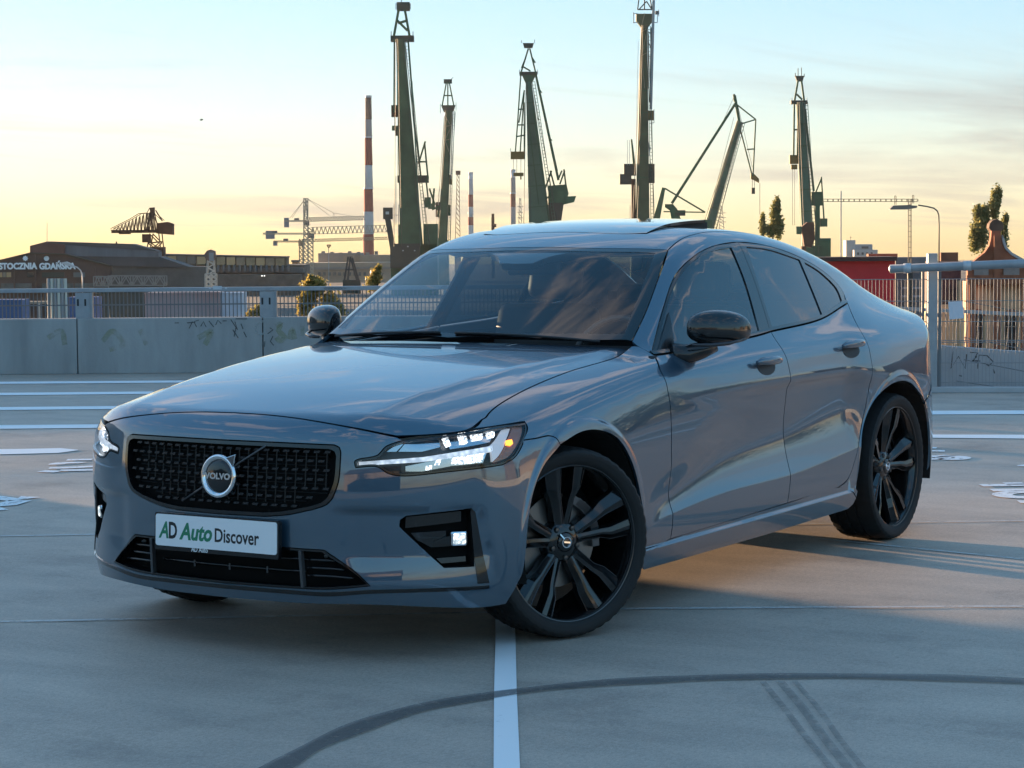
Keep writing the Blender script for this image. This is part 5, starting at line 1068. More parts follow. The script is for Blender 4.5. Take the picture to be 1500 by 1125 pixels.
c.beam('back_frame',(972,275),(961,323),5,10,CG,d=10); c.beams('back_stay',[((974,276),(1033,311))],2.2,CG); c.poly('machinery_house',[(974,299),(986,299),(992,306),(998,323),(984,323),(981,308),(974,303)],CG,10); c.box('winch',989,308,1004,316,CDK,10); c.beams('strut',[((972,310),(1033,311))],1.8,CG)
c=PX(360,'shipyard_crane','green crane standing beside the lattice gantry behind the rear window','crane',(1185,372),'green shipyard cranes')
c.beam('main_jib',(1172,150),(1183,373),11,16,CGL,d=12); c.beam('tower',(1190,360),(1190,380),24,26,CG,foot=True); c.beams('head_frame',[((1169,118),(1164,147)),((1174,118),(1178,148)),((1167,138),(1175,146))],2.6,CG); c.poly('head_block',[(1165,111),(1178,111),(1176,119),(1168,119)],CDK,8); c.beams('head_rail',[((1169,111),(1169,100)),((1174,111),(1174,99)),((1165,112),(1165,107)),((1178,113),(1178,108))],1,CDK); c.box('head_platform',1159,147,1183,152,CDK,14); c.beams('platform_rail',[((1160,147),(1160,143)),((1182,147),(1182,143))],.8,LTH)
c.beams('fly_jib',[((1163.5,152),(1162.5,229)),((1169,155),(1168,229)),((1163,190),(1169,190))],2.4,CG); c.box('hook_block',1157,227,1169,240,YEL,8); c.box('hook',1159,241,1168,248,YEL,5); c.beams('hook_rope',[((1161,248),(1161,330)),((1164,248),(1164,330))],.5,CDK); c.beams('tie_rod',[((1179,160),(1192,280))],3,CG); c.box('machinery_house',1189,281,1205,301,CG,16); c.beams('back_post',[((1203,259),(1207,321)),((1203,262),(1194,284))],2,CG); c.box('counterweight',1202,320,1212,332,CG,8); c.box('tower_shaft',1194,300,1201,374,CG,12); c.box('machinery_house',1200,349,1217,380,CG,16); c.beam('flood_mast',(1191.5,285),(1191.5,380),1.6,1.6,LTH,dv=-30,foot=True)
c.poly('winch_house',[(1160,333),(1168,326),(1178,326),(1179,350),(1174,362),(1164,360)],RUST,12,dv=-12); c.box('winch_cab',1153,332,1160,343,CG,8,dv=-12); c.beam('winch_leg',(1163,360),(1163,378),6,6,RUST,dv=-12,foot=True)
# plate seams, ladders and hoist cables on the big jibs
JIBS=[((586.5,58),(603,360),11,33,400),((657.5,162),(648,356),9,14,520),((774.5,120),(791,333),8,32,380),((943.5,38),(941,323),8.5,20,390),((1083,178),(1037,336),8,13,450),((1172,150),(1183,373),11,16,360)]
roots=[o for o in bpy.data.objects if o.name.startswith('shipyard_crane')]
roots.sort(key=lambda o:o.name)
for o_,(a,b,w0,w1,v) in zip(roots,JIBS):
    k=v/FPX; a=np.array(a,float); b=np.array(b,float); n=int(np.linalg.norm(b-a)/30); seam=MB(); lad=MB(); A=at(*a,v); B=at(*b,v); T=(B-A)/np.linalg.norm(B-A); side=UU-T*(UU@T); side/=np.linalg.norm(side); dz=-V_
    for i in range(1,n):
        t=i/n; P=A+(B-A)*t; w=(w0+(w1-w0)*t)*k; dd=14*k/2
        seam.beam(P-side*w*.51+dz*dd,P+side*w*.51+dz*dd,.14,.14,.12,.12,side=T)
    off=lambda t:(w0+(w1-w0)*t)*k*.62
    for s_ in (0,.45): lad.beam(A+side*(off(0)+s_),B+side*(off(1)+s_),.10,.10)
    m=int(n*6)
    for i in range(m): t=i/m; P=A+(B-A)*t+side*off(t); lad.beam(P,P+side*.45,.08,.08,side=T)
    tag(seam.build('plate_seam',CG,o_),kind='stuff'); tag(lad.build('side_ladder',CGL,o_),kind='stuff')
    cab=MB()
    for q in (-1,-.55,.6,1.1): cab.tube([A+side*w0*k*.5*q+dz*1.5,B+side*w1*k*.75*q+dz*2.2],.05,5)
    tag(cab.build('hoist_cable',CDK,o_),kind='stuff')
# ---- chimneys
def chimney(v,x,y0,y1,w0,w1,bands,label,extra=None):
    c=PX(v,'chimney',label,'chimney',(x,y1),'banded chimneys'); n=28
    def wid(y): return (w0+(w1-w0)*((y-y0)/(y1-y0))**1.25)/2*c.k
    for a,b,m in bands:
        A=c.p((x,a));B=c.p((x,b)); hb=B[2]; 
        if b==bands[-1][1]: hb=c.gz
        r0,r1=wid(a),wid(b)
        MB().lathe([(r0*.86,0),(r0,0),(r1,hb-A[2])],A,(0,0,1),n).build('band',m,c.root,smooth=True)
    A=c.p((x,y0)); MB().lathe([(wid(y0)*1.0,-.6),(wid(y0)*1.08,-.5),(wid(y0)*1.08,.3),(wid(y0)*.8,.3)],A,(0,0,1),n).build('rim',mat('soot',(.045,.04,.036),.9),c.root)
    for yy in (extra or ()):
        A=c.p((x,yy)); MB().lathe([(wid(yy),-.3),(wid(yy)*1.16,-.3),(wid(yy)*1.16,.3),(wid(yy),.3)],A,(0,0,1),n).build('gallery',mat('soot'),c.root)
RED=mat('band_red',(.22,.045,.035),.8,var=(.08,.3)); WHB=mat('band_white',(.42,.40,.37),.8,var=(.08,.25)); SOOT=mat('soot'); DBR=mat('band_brown',(.13,.085,.065),.85,var=(.08,.3))
chimney(900,539.5,141,376,9,17,[(141,175,DBR),(175,201,mat('band_grey',(.26,.24,.22),.85)),(201,242,RED),(242,276,WHB),(276,310,RED),(310,343,WHB),(343,376,RED)],'tall red and white banded chimney left of the green cranes',(201,276))
chimney(1300,689.5,253,372,6.5,9,[(253,262,SOOT),(262,285,WHB),(285,303,RED),(303,318,WHB),(318,330,RED),(330,372,WHB)],'thin red and white chimney with open sky on both sides',(312,))
chimney(1250,751.5,249,372,7,8.5,[(249,260,SOOT),(260,283,mat('band_grey')),(283,303,mat('band_dim_red',(.17,.06,.05),.85)),(303,372,mat('band_grey'))],'soot-topped grey chimney beside the leaning green crane',(283,))
# ---- masts and far lattice towers
c=PX(900,'lattice_mast','thin rusty lattice mast left of the thin chimney','mast',(671,352)); c.beams('lattice',lattice((669.5,255),(667,352),4,14,1)[:1]+[((672.5,255),(674,352))]+[((669.5+(-.18)*i,255+7*i),(672.6+.1*i,262+7*i)) for i in range(13)],.8,mat('mast_red',(.20,.10,.07),.7),dvs=(0,)); c.box('head',667.5,250,674.5,256,mat('mast_red'),5); c.beam('foot',(670.5,350),(670.5,380),9,9,CDK,foot=True)
c=PX(800,'signal_tower','small dark tower between the two thin chimneys','tower',(722,345)); c.beam('shaft',(722,318),(722,350),4.5,5,RUST,foot=True); c.box('top',720,313,724,320,RUST,4); c.box('arm',722,328,727,333,RUST,3)
for v,x,y0,y1,w,lab in ((1500,762,290,334,8,'faint slim pylon right of the soot-topped chimney'),(1900,1057,302,337,13,'faint lattice pylon right of the bent-jib crane')):
    c=PX(v,'pylon',lab,'pylon',(x,y1)); FAINT=mat('far_steel',(.34,.30,.24),.8); c.beams('lattice',[((x-1,y0),(x-w*.32,y1+12)),((x+1,y0),(x+w*.32,y1+12))]+[((x-w*.3*k-1,y0+(y1-y0)*k),(x+w*.3*(k+.1)+1,y0+(y1-y0)*(k+.12))) for k in np.linspace(0,.9,8)],.8,FAINT); c.beams('cross_arm',[((x-w/2,y0+(y1-y0)*k),(x+w/2,y0+(y1-y0)*k)) for k in (.28,.48,.66)],.9,FAINT)
c=PX(850,'tree','small rounded tree by the soot-topped chimney','tree',(766,334)); TREE_LATER=[]
bpy.data.objects.remove(c.root)
# ---- the old hammerhead crane on the left
c=PX(330,'hammerhead_crane','rusty hammerhead crane with boxy counterweight above the dark hall roof','crane',(222,370))
DR=mat('dark_rust',(.060,.030,.018),.8,var=(.3,.4)); rails=[((164,337),(230,340)),((164,335),(192,321)),((192,321),(205,313)),((205,313),(216,312)),((221,305),(216,314)),((228,313),(239,323))]
for i in range(11): x=168+5.2*i; ty=335-max(0,(x-164))*.46 if x<192 else 321-(x-192)*.42; rails+=[((x,338),(x+2.6,ty)),((x+2.6,ty),(x+5.2,338))]
for i in range(6): rails+=[((214+i*3.2,338),(219+i*1.2,312))]
c.beams('boom_truss',rails,.9,DR,dvs=(-1.2,1.2)); c.box('boom_deck',163,337,233,341,DR,14); c.poly('machinery_house',[(229,327),(245,325),(253,328),(253,344),(229,342)],mat('rust_brown'),16); c.box('counterweight_cab',208,343,220,355,DR,10); c.box('trolley',174,339,190,343,DR,10); c.beam('mast_top',(223,304),(224,318),7,5,DR); c.beams('mast_frame',[((219,318),(214,338)),((227,318),(231,330)),((223,312),(223,338)),((228,308),(238,324))],1.6,DR); c.beams('portal_leg',[((222,342),(217,368)),((235,342),(238,368)),((219,356),(236,354)),((222,343),(235,356)),((219,356),(236,368)),((235,356),(219,370))],1.5,DR,dvs=(-1.5,1.5)); c.box('portal_base',214,362,240,380,DR,20,foot=True)
# ---- tower cranes behind the halls
def tower_crane(v,label,xm,ytop,jy,x0,x1,hj,cw,apex=None,n=18,tw=6,col=None):
    c=PX(v,'tower_crane',label,'crane',(xm,395),'pale tower cranes'); m=col or mat('crane_pale',(.34,.31,.24),.6)
    yb=420; seg=[((xm-tw/2,ytop),(xm-tw/2,yb)),((xm+tw/2,ytop),(xm+tw/2,yb))]
    k=int((yb-ytop)/6)
    for i in range(k): y=ytop+6*i; seg+=[((xm-tw/2,y),(xm+tw/2,y+6)),((xm-tw/2,y+6),(xm+tw/2,y+6))]
    c.beams('mast',seg,1.0,m,dvs=(-tw*c.k/2,tw*c.k/2)); c.beams('jib',lattice((xm,jy),(x1,jy-(x1-xm)*.03),hj,n,0),.8,m,dvs=(0,.8)); c.beams('counter_jib',[((x0,jy+hj),(xm,jy+hj)),((x0,jy+hj-1.5),(xm,jy+hj-1.5))],1.2,m); c.box('counterweight',*cw,mat('weight_grey',(.20,.22,.24),.7),6)
    c.box('cab',xm-4,jy+hj-1,xm+5,jy+hj+6,mat('cab_dark',(.10,.11,.12),.5),6); c.box('winch',x0+14,jy+hj-5,x0+21,jy+hj-1,mat('cab_dark'),4); c.box('mast_foot',xm-tw,412,xm+tw,425,m,10,foot=True)
    if apex: c.beams('apex',[((xm-2,jy),(xm,apex)),((xm+2.5,jy),(xm,apex)),((xm-1,jy-12),(xm+1.5,jy-12))],1.1,m,dvs=(-.5,.5)); c.beams('stay',[((xm,apex),(x0+8,jy)),((xm,apex),(x0+11,jy)),((xm,apex),(xm+41,jy-12+5)),((xm+41,jy-7),(xm+71,jy-2)),((xm+3,apex+2),(xm+35,jy-3)),((xm+41,jy-7),(xm+39,jy)),((xm+41,jy-7),(xm+43,jy))],.5,m)
    return c
tower_crane(620,'pointed tower crane with hammerhead stays left of the chimney',448,290,319,417,534,5.5,(416,319,423,333),apex=290,n=22)
tower_crane(560,'tower crane with long flat zigzag jib passing behind the chimney',455,333,333,385,572,10,(389,338,402,350),n=19,tw=7)
tower_crane(760,'lower small tower crane with square brown counterweight',441,350,351,401,568,3.5,(400,353,406,360),n=26,tw=5,col=mat('crane_tan',(.30,.24,.15),.6))
# ---- the lettered hall
BRK=mat('sooty_brick',(.115,.072,.058),.85,var=(.25,.4,1)); ROOFD=mat('hall_roof',(.080,.078,.078),.8,var=(.15,.3)); SHEET=mat('grey_sheet',(.13,.14,.15),.7,var=(.6,.25,.05)); LETT=mat('letter_white',(.85,.85,.83),.6); WINP=mat('warm_pane',(.50,.32,.16),.3); DKP=mat('dark_pane',(.035,.038,.038),.25)
c=PX(300,'shipyard_hall','sooty brick hall with large white lettering on its gable','hall',(70,420))
g1=c.poly('gable_wall',[(-150,418),(-150,417-22),(0,381),(45,370),(95,371),(162,389),(162,430),(-150,430)],BRK,60); 
c.poly('lower_wall',[(-150,430),(300,430),(300,470),(-150,470)],BRK,90,dv=.5)
c.poly('lantern_gable',[(44.5,371),(44.5,360),(68.5,355),(95,358.5),(95,373)],mat('brick_red',(.13,.062,.052),.85,var=(.3,.35)),30,dv=-.25)
c.poly('lantern_roof',[(43,360.3),(68.5,353.6),(194,357.5),(232,368),(95,358.7),(68.5,355)],ROOFD,34,dv=.1); c.poly('lantern_side',[(95,358.5),(194,360),(232,369),(232,377),(95,375)],SHEET,30,dv=.2)
c.poly('side_roof',[(95,372.5),(232,376),(280,392),(162,390)],ROOFD,60,dv=.3); c.poly('side_wall',[(162,389.5),(300,391),(300,432),(162,432)],mat('grimy_wall',(.11,.10,.088),.85,var=(.4,.35)),60,dv=.6)
c.poly('roof_edge',[(-150,394.5),(0,380.5),(45,369.6),(45,371),(0,382),(-150,396)],CDK,62,dv=-.3); c.poly('roof_edge',[(45,369.6),(95,371.4),(162,388.4),(162,390),(95,373),(45,371)],CDK,62,dv=-.35)
c.box('vent',169.5,354,171.5,359,CDK,2); c.beam('flag_mast',(69,326),(69,355),.5,.6,LTH)
lo=at(-1,394.2,299.2); text_mesh('gable_lettering','STOCZNIA',12.1*c.k*1.02,LETT,c.root,at(-1.5,394.2,299.2),UU,(0,0,1),extrude=.05,offset=.055,sx=.905); text_mesh('gable_lettering','GDAŃSKA',12.1*c.k*1.02,LETT,c.root,at(57.5,394.2,299.2),UU,(0,0,1),extrude=.05,offset=.055,sx=.905)
o=c.p((69.5,378.5),-.45); MB().lathe([(.0001,0),(4*c.k*.9,0),(4*c.k*.9,.3)],o,-V_,24).build('gable_disc',LETT,c.root); st=[]
for i in range(16): a=2*math.pi*i/16; r_=(3.9 if i%2==0 else 2.9)*c.k; st.append(c.p((38,378.5),-.5)+UU*r_*math.cos(a)+np.array([0,0,1])*r_*math.sin(a))
MB().prism(st,V_*.3).build('gable_star',LETT,c.root)
for x0,x1,m_ in ((-30,0,WINP),(0.5,4,WINP),(5,9,mat('pale_pane',(.30,.24,.17),.4)),(10,17,WINP),(40,50,DKP),(62,95,mat('green_pane',(.05,.058,.045),.4)),(108,125,mat('grey_pane',(.14,.145,.14),.4))): c.box('window',x0,399,x1,406,m_,1,dv=-.3)
for x0,x1 in ((-40,0),(2,22),(23,47),(62,70),(98,108),(110,138),(140,160)): c.box('window',x0,415,x1,424,mat('murky_pane',(.10,.105,.095),.4,var=(1.2,.4)),1,dv=-.3)
for x in (52.5,22,97,140): c.box('pilaster',x-1.5,(372 if x==52.5 else 384 if x!=140 else 392),x+1.5,430,BRK,2,dv=-.55)
# ---- long hall with a lit clerestory
c=PX(420,'long_hall','long low hall with a warm lit clerestory strip behind the white lattice tower','hall',(330,400))
c.poly('body',[(225,386),(446,388),(446,440),(225,440)],mat('grimy_wall'),90); c.poly('clerestory_core',[(228,373),(420,377),(420,390),(228,388)],mat('clerestory',(.16,.12,.08),.8),40,dv=-.6); c.poly('clerestory_roof',[(226,371.5),(421,375.5),(421,377.5),(226,374)],ROOFD,46,dv=-1.2)
for i in range(13):
    x=232+14.4*i; y=374.7+i*.30; m_=[mat('clere_pane',(.34,.24,.13),.5,var=(.5,.35)),WINP,mat('clere_pane2',(.26,.19,.12),.5,var=(.5,.35))][i%3]
    if i in (2,3): m_=mat('dull_pane',(.14,.125,.105),.5)
    c.box('clerestory_pane',x,y,x+12.6,y+11,m_,1,dv=-1.0)
for i in range(14): c.box('roof_vent',230.5+14.4*i,384+i*.3,232.2+14.4*i,392+i*.3,CDK,3,dv=-2)
c.poly('lower_roof',[(240,392),(446,392),(446,399),(240,399)],mat('slate_dull',(.13,.13,.125),.8,var=(.3,.3)),40,dv=-3); 
for i in range(14): c.box('roof_monitor',322+7.8*i,388,325+7.8*i,397,mat('monitor_grey',(.13,.135,.135),.7),6,dv=-4)
c.poly('front_shed',[(318,401),(446,401),(446,440),(318,440)],mat('shed_brown',(.10,.088,.075),.85,var=(.5,.4)),30,dv=-8); 
for x in (391,394.5): c.box('shed_lamp',x-.8,402,x+.8,403.5,mat('lamp_glow',(.8,.8,.75),.4,emit=(1,.95,.85),es=.4),.6,dv=-8.4)
# trusses lying in the yard
for k,(x0,x1,y0,v,lab) in enumerate(((158,241,404,230,'grey lattice truss girder lying in front of the dark hall'),(137,160,405,240,'short lattice girder left of the long truss'))):
    c=PX(v,'truss_girder',lab,'girder',((x0+x1)/2,425)); c.beams('lattice',lattice((x0,y0),(x1,y0+.5),14,max(2,int((x1-x0)/14)),0)+[((x,y0),(x,y0+14)) for x in np.linspace(x0,x1,max(3,int((x1-x0)/14)+1))],1.3,mat('truss_grey',(.20,.195,.18),.7),dvs=(0,1.5)); c.box('cradle',x0+2,y0+14,x1-2,y0+17,CDK,8,foot=True)
c=PX(200,'lattice_tower','white lattice tower with a rusty tank on top','tower',(309,425)); TWH=mat('tower_white',(.46,.44,.38),.6)
c.beams('lattice',[((304.5,381),(303.5,402)),((313.5,381),(314.5,402)),((301,401),(301,432)),((317,401),(317,432)),((301,401),(317,401)),((309,402),(309,432))]+[((304+(i%2)*9.5,382+5*i),(304+((i+1)%2)*9.5,387+5*i)) for i in range(4)]+[((301+8*j,402+7*i),(309+8*j,409+7*i)) for i in range(4) for j in range(2)]+[((309+8*j,402+7*i),(301+8*j,409+7*i)) for i in range(4) for j in range(2)],1.1,TWH,dvs=(-.4,.4)); c.poly('tank',[(300,372),(304,367),(309,365.5),(315,368),(316,376),(313,382),(305,382),(301,378)],mat('tank_rust',(.24,.15,.11),.8,var=(1.5,.4)),12,dv=-.3); c.box('tank_panel',307,370,314,382,mat('tank_grey',(.30,.29,.28),.7),6,dv=-.5); c.box('foot',299,425,319,440,TWH,14,foot=True)
# ---- low pale buildings behind the chimney foot
PALEB=mat('pale_plaster',(.30,.235,.17),.85,var=(.12,.25)); PALE2=mat('grey_plaster',(.24,.21,.18),.85,var=(.12,.25))
c=PX(700,'low_building','pale low factory block at the foot of the tall chimney','building',(520,400)); c.box('upper_block',466,371,528,388,PALE2,80,foot=True); c.box('upper_block',503,374,575,392,PALEB,60,foot=True); c.box('main_block',456,384,580,420,PALEB,70,dv=-20,foot=True); 
for i in range(10): c.box('window',474+7.2*i,397,478+7.2*i,402,mat('murky_pane'),1,dv=-20.4)
for i in range(7): c.box('roof_unit',470+13*i,368+(i%3),475+13*i,373+(i%2),PALE2,6,dv=2)
c.box('parapet_band',456,390,580,392.5,PALE2,2,dv=-20.6)
c=PX(640,'low_building','small tan brick shed between the halls and tower cranes','building',(435,395)); c.box('wall',428,383,436,410,mat('tan_brick',(.24,.14,.08),.85),30,foot=True); c.box('roof',427,381,437,384,ROOFD,32,dv=-1)
c=PX(430,'a_frame','dark steel A-frame standing before the pale low building','frame',(514,412)); c.beams('leg',[((510,376),(504,412)),((513,378),(509,412)),((513,376),(523,412)),((516,378),(526,412)),((508,395),(521,395))],2.2,mat('frame_dark',(.07,.065,.062),.7),dvs=(0,1)); c.box('head',508,375,517,381,mat('frame_cap',(.25,.19,.14),.7),8); c.box('sill',502,410,528,416,CDK,10,foot=True)
c=PX(420,'flood_mast','thin flood-light mast with a V-shaped head left of the A-frame','mast',(481,400)); c.beam('pole',(481.5,362),(481.5,420),.9,1,LTH,foot=True); c.beams('head',[((481.5,363),(479,359)),((481.5,363),(484.5,359)),((479,359),(484.5,359))],1.6,CDK)
# ---- containers and sheds below the railing
def container(v,x0,x1,y0,y1,col,label,ribs,stain=None,depth=None):
    c=PX(v,'container',label,'container',((x0+x1)/2,y1),'shipping containers'); m=mat('cont_'+label[:14],col,.65,var=(stain or (.8,.2))); c.box('body',x0,y0,x1,y1,m,depth or 60,foot=True)
    for i in range(ribs): x=x0+(x1-x0)*(i+.5)/ribs; c.box('rib',x-.35*(x1-x0)/ribs,y0+1.5,x+.15*(x1-x0)/ribs,y1,m,1,dv=-.05)
    c.box('top_rail',x0-.3,y0-.6,x1+.3,y0+1.2,m,1.2,dv=-.08); return c
container(150,212,322,429,468,(.52,.50,.50),'white container with rust-red stains seen through the railing',20,(.55,.30,1,(.40,.22,.20)))
container(150.5,322.5,355,429,468,(.50,.54,.60),'clean pale blue-white container end right of the stained one',4)
container(140,-60,32,440,470,(.045,.115,.26),'blue container at the left edge below the railing',14)
container(145,95,139,436,470,(.05,.11,.23),'blue container behind the left railing post',6)
c=PX(160,'shed','tan roofed shed with pale posts between the blue containers','shed',(63,470)); c.box('wall',34,444,66,475,mat('shed_dark',(.075,.050,.040),.85,var=(.8,.4)),20,foot=True); c.box('roof',29,441.5,96,444.5,mat('shed_tan',(.36,.28,.20),.8),26,dv=-.4)
for x in (34,60,92): c.box('post',x-1.4,444,x+1.4,476,mat('post_pale',(.46,.42,.36),.7),3,dv=-.6,foot=True)
c=PX(130,'silo','group of pale corrugated silo tubes rising above the handrail','silo',(83,450))
for i,x in enumerate((71,76,81,86,91,95.5)): MB().lathe([(.01,0),(2.5*c.k,0),(2.5*c.k,-(c.p((x,408))[2]-c.gz))],c.p((x,408)),(0,0,1),12).build('tube',[mat('silo_grey',(.24,.24,.23),.6),mat('silo_cream',(.48,.45,.36),.6)][i%2],c.root,smooth=True)
# ---- right-hand side
c=PX(110,'red_container_hall','deep red flat-roofed hall behind the mesh fence','hall',(1255,420)); c.box('wall',1120,381,1311,480,mat('deep_red',(.48,.014,.024),.6,var=(.6,.2)),70,foot=True); c.box('roof_edge',1118,377.5,1312,382,mat('roof_brown',(.05,.03,.028),.8),74,dv=-.4)
c=PX(112,'grey_switch_house','grey weathered switch house between the red hall and fence post','building',(1335,430)); c.box('wall',1312,377,1362,480,mat('weathered_grey',(.17,.17,.17),.8,var=(1.2,.35)),40,foot=True); c.box('upper_box',1291,373,1335,380,mat('brick_orange',(.17,.085,.05),.85,var=(2,.3)),20,dv=4); c.box('pipe_box',1328,392,1337,412,mat('weathered_grey'),6,dv=-.6); c.box('lower_shed',1318,445,1400,490,mat('shed_slate',(.12,.125,.13),.8,var=(2,.3)),20,dv=-6,foot=True)
for y in (420,432): c.box('cable_tray',1318,y,1358,y+2.5,GALV,3,dv=-.8)
c=PX(900,'office_block','distant pale modern block with stepped roof beyond the red hall','building',(1262,376)); OB=mat('office_white',(.38,.37,.35),.7); c.box('tower',1239.5,352,1253,385,OB,30,foot=True); c.box('main_block',1253,358,1278,385,mat('office_grey',(.27,.28,.29),.6),30,foot=True); c.box('wing',1248,366,1282,385,OB,20,dv=-6,foot=True); c.beams('antenna',[((1246,352),(1246,346)),((1244.5,348),(1247.5,348))],.5,CDK)
for i in range(4): c.box('window',1252+6.6*i,369.5,1255+6.6*i,373,mat('office_pane',(.06,.07,.085),.2),.5,dv=-6.2)
c.box('window',1262,361,1272,364,mat('office_pane'),.5,dv=-.3)
c=PX(60,'lattice_gantry','slim dark lattice gantry with a long horizontal boom over the red hall','gantry',(1333,420)); GD=mat('gantry_dark',(.05,.045,.035),.6)
c.beams('boom',[((1206,291.6),(1344,291.6)),((1206,295.2),(1344,295.2))]+[((1213+7.75*i,291.6),(1213+7.75*i,295.2)) for i in range(18)],.7,GD,dvs=(0,.12)); c.beams('mast',[((1331.5,292),(1331.5,400)),((1335,292),(1335,400))]+[((1331.5,300+7.8*i),(1335,300+7.8*i)) for i in range(13)],.7,GD,dvs=(0,.12)); c.beams('insulator',[((1310.5,287),(1310.5,300)),((1312.5,287),(1312.5,300)),((1336.5,286),(1336.5,298)),((1338.5,286),(1338.5,298)),((1310.5,287),(1312.5,287)),((1336.5,286),(1338.5,286))],.8,GD); c.box('foot',1330,398,1337,410,GD,6,foot=True)
c=PX(45,'street_lamp','street lamp with curved arm and flat head over the mesh fence','lamp',(1375,400)); LG=mat('lamp_steel',(.10,.095,.085),.5,.3)
MB().tube([c.p(q) for q in ((1375.5,420),(1375.5,330),(1375,315),(1373,309),(1368,305),(1358,302.5),(1345,300.5))],1.1*c.k,8).build('pole',LG,c.root,smooth=True); c.poly('lamp_head',[(1304,306),(1309,301),(1330,300.3),(1344,301.5),(1343,304.5),(1330,306.8),(1304,307)],mat('lamp_shell',(.22,.19,.15),.4),12); b_=at(1375.5,420,45); MB().tube([b_,(b_[0],b_[1],c.gz)],1.2*c.k,8).build('pole_foot',LG,c.root)
c=PX(75,'street_lamp','white curved street lamp in front of the lettered gable','lamp',(120,420)); WL=mat('lamp_white',(.55,.54,.52),.4)
MB().tube([c.p(q) for q in ((121,430),(121,410),(120.5,402),(118,396),(113,391.5),(108,390))],.9*c.k,8).build('pole',WL,c.root,smooth=True); c.poly('lamp_head',[(90,384.5),(97,383.3),(103,386),(108,389.5),(107,391.5),(98,389),(91,386.5)],WL,8); b_=at(121,430,75); MB().tube([b_,(b_[0],b_[1],c.gz)],.9*c.k,8).build('pole_foot',WL,c.root)
# brick gabled house on the right
BR2=mat('gable_brick',(.27,.105,.055),.85,var=(1.6,.4)); OCH=mat('ochre_plaster',(.62,.44,.27),.85,var=(1.0,.22)); GRYP=mat('grey_render',(.27,.245,.22),.85,var=(1.5,.3))
c=PX(80,'gabled_house','old house with a curved brick gable and knob finial at the right edge','house',(1455,480))
c.box('wall',1415,412,1760,520,OCH,160,foot=True)
cur=[(1421,386),(1430,379),(1440,372),(1446,362),(1449,350),(1450,338),(1463,338),(1464,348),(1466,358),(1471,367),(1480,375),(1492,382),(1503,390),(1503,414),(1415,414),(1415,395)]
c.poly('gable',cur,BR2,12,dv=-.3); c.poly('gable_coping',[(1466,344),(1469,352),(1472,362),(1480,370),(1500,381),(1504,386),(1490,380),(1478,373),(1469,364),(1465,352)],mat('coping_pale',(.40,.42,.42),.7),13,dv=-.33); c.poly('gable_coping',[(1419,386),(1430,377),(1439,370),(1445,361),(1447,362),(1441,373),(1431,381),(1421,388)],BR2,13,dv=-.40)
c.poly('finial',[(1447,334),(1448,328),(1452,323),(1458,321),(1465,324),(1468,329),(1468,336),(1462,341),(1452,341)],mat('finial_stone',(.12,.075,.05),.85,var=(2,.4)),18,dv=-.2); c.poly('gable_panel',[(1424,394),(1432,386),(1445,388),(1445,404),(1424,404)],GRYP,2,dv=-.36); c.poly('gable_panel',[(1467,388),(1476,384),(1490,390),(1490,404),(1467,404)],GRYP,2,dv=-.36)
c.box('brick_band',1413,403,1760,414,BR2,3,dv=-.42)
for i in range(34): c.poly('corbel',[(1417+10*i,414),(1424+10*i,414),(1420.5+10*i,421)],BR2,1.5,dv=-.30)
for x in (1452,1416,1492,1540,1590,1640): c.box('pilaster',x,414 if x!=1452 else 345,x+9,520,BR2,2,dv=-.50)
for x in (1423,1472,1512,1560,1610,1660): 
    w_=c.poly('window',[(x,520),(x,463),(x+2.5,458),(x+8,455.5),(x+13.5,458),(x+16,463),(x+16,520)],mat('night_pane',(.02,.02,.022),.2),1,dv=-.12); c.beams('window_bar',[((x+8,456),(x+8,505)),((x,478),(x+16,478))],.9,mat('frame_cream',(.36,.30,.22),.7),dvs=(-.16,),parent=w_)
    ar=[(x-3+ (11)*(1-math.cos(a)),463-11*math.sin(a)) for a in np.linspace(0,math.pi,9)]; ar2=[(x+8+8*math.cos(a),463-7.5*math.sin(a)) for a in np.linspace(0,math.pi,9)]; c.poly('window_arch',ar+ar2,BR2,1.2,dv=-.2)
c.poly('side_roof',[(1378,384),(1420,384),(1420,450),(1372,450)],mat('tile_maroon',(.085,.045,.045),.8,var=(3,.35)),60,dv=1.5); c.box('chimney_block',1402,371,1428,390,mat('brick_orange'),14,dv=3); c.box('side_wall',1372,448,1420,520,OCH,50,dv=1.2,foot=True)
# more houses and trees off to the right and behind, which the car's flank mirrors
for k,(u0,v0,w_,h_,col,lab) in enumerate(((48,58,22,10.5,(.20,.11,.075),'brown brick warehouse beyond the frame to the right, mirrored in the car doors'),(64,30,18,8.5,(.24,.20,.16),'tan warehouse beyond the frame to the right, mirrored in the rear door'),(58,2,20,9.5,(.15,.13,.12),'dark warehouse right of the viewpoint, mirrored in the rear wing'),(-52,-8,30,9.0,(.16,.15,.14),'grey hall left of the viewpoint, mirrored in the car nose'),(-20,-55,36,9.5,(.17,.15,.13),'brown hall behind the viewpoint, mirrored in the bonnet'))):
    b_=uv(u0,v0,GZ); R0=empty('warehouse',b_,lab,'building'); MB().box(b_+[0,0,h_/2],(w_,16,h_),[UU,V_,(0,0,1)]).build('wall',mat('wh_%d'%k,col,.85,var=(.4,.3)),R0)
    A0=b_+[0,0,h_]; MB().prism([A0-UU*(w_/2+.4)-V_*8.4,A0-UU*(w_/2+.4)+V_*8.4,A0-UU*(w_/2+.4)+[0,0,2.2]],UU*(w_+.8)).build('roof',ROOFD,R0)
    for i in range(int(w_/3)): MB().box(b_+UU*(-w_/2+1.5+3*i)-V_*8.02+np.array([0,0,h_-2.6]),(1.5,.1,1.7),[UU,V_,(0,0,1)]).build('window',DKP,R0)
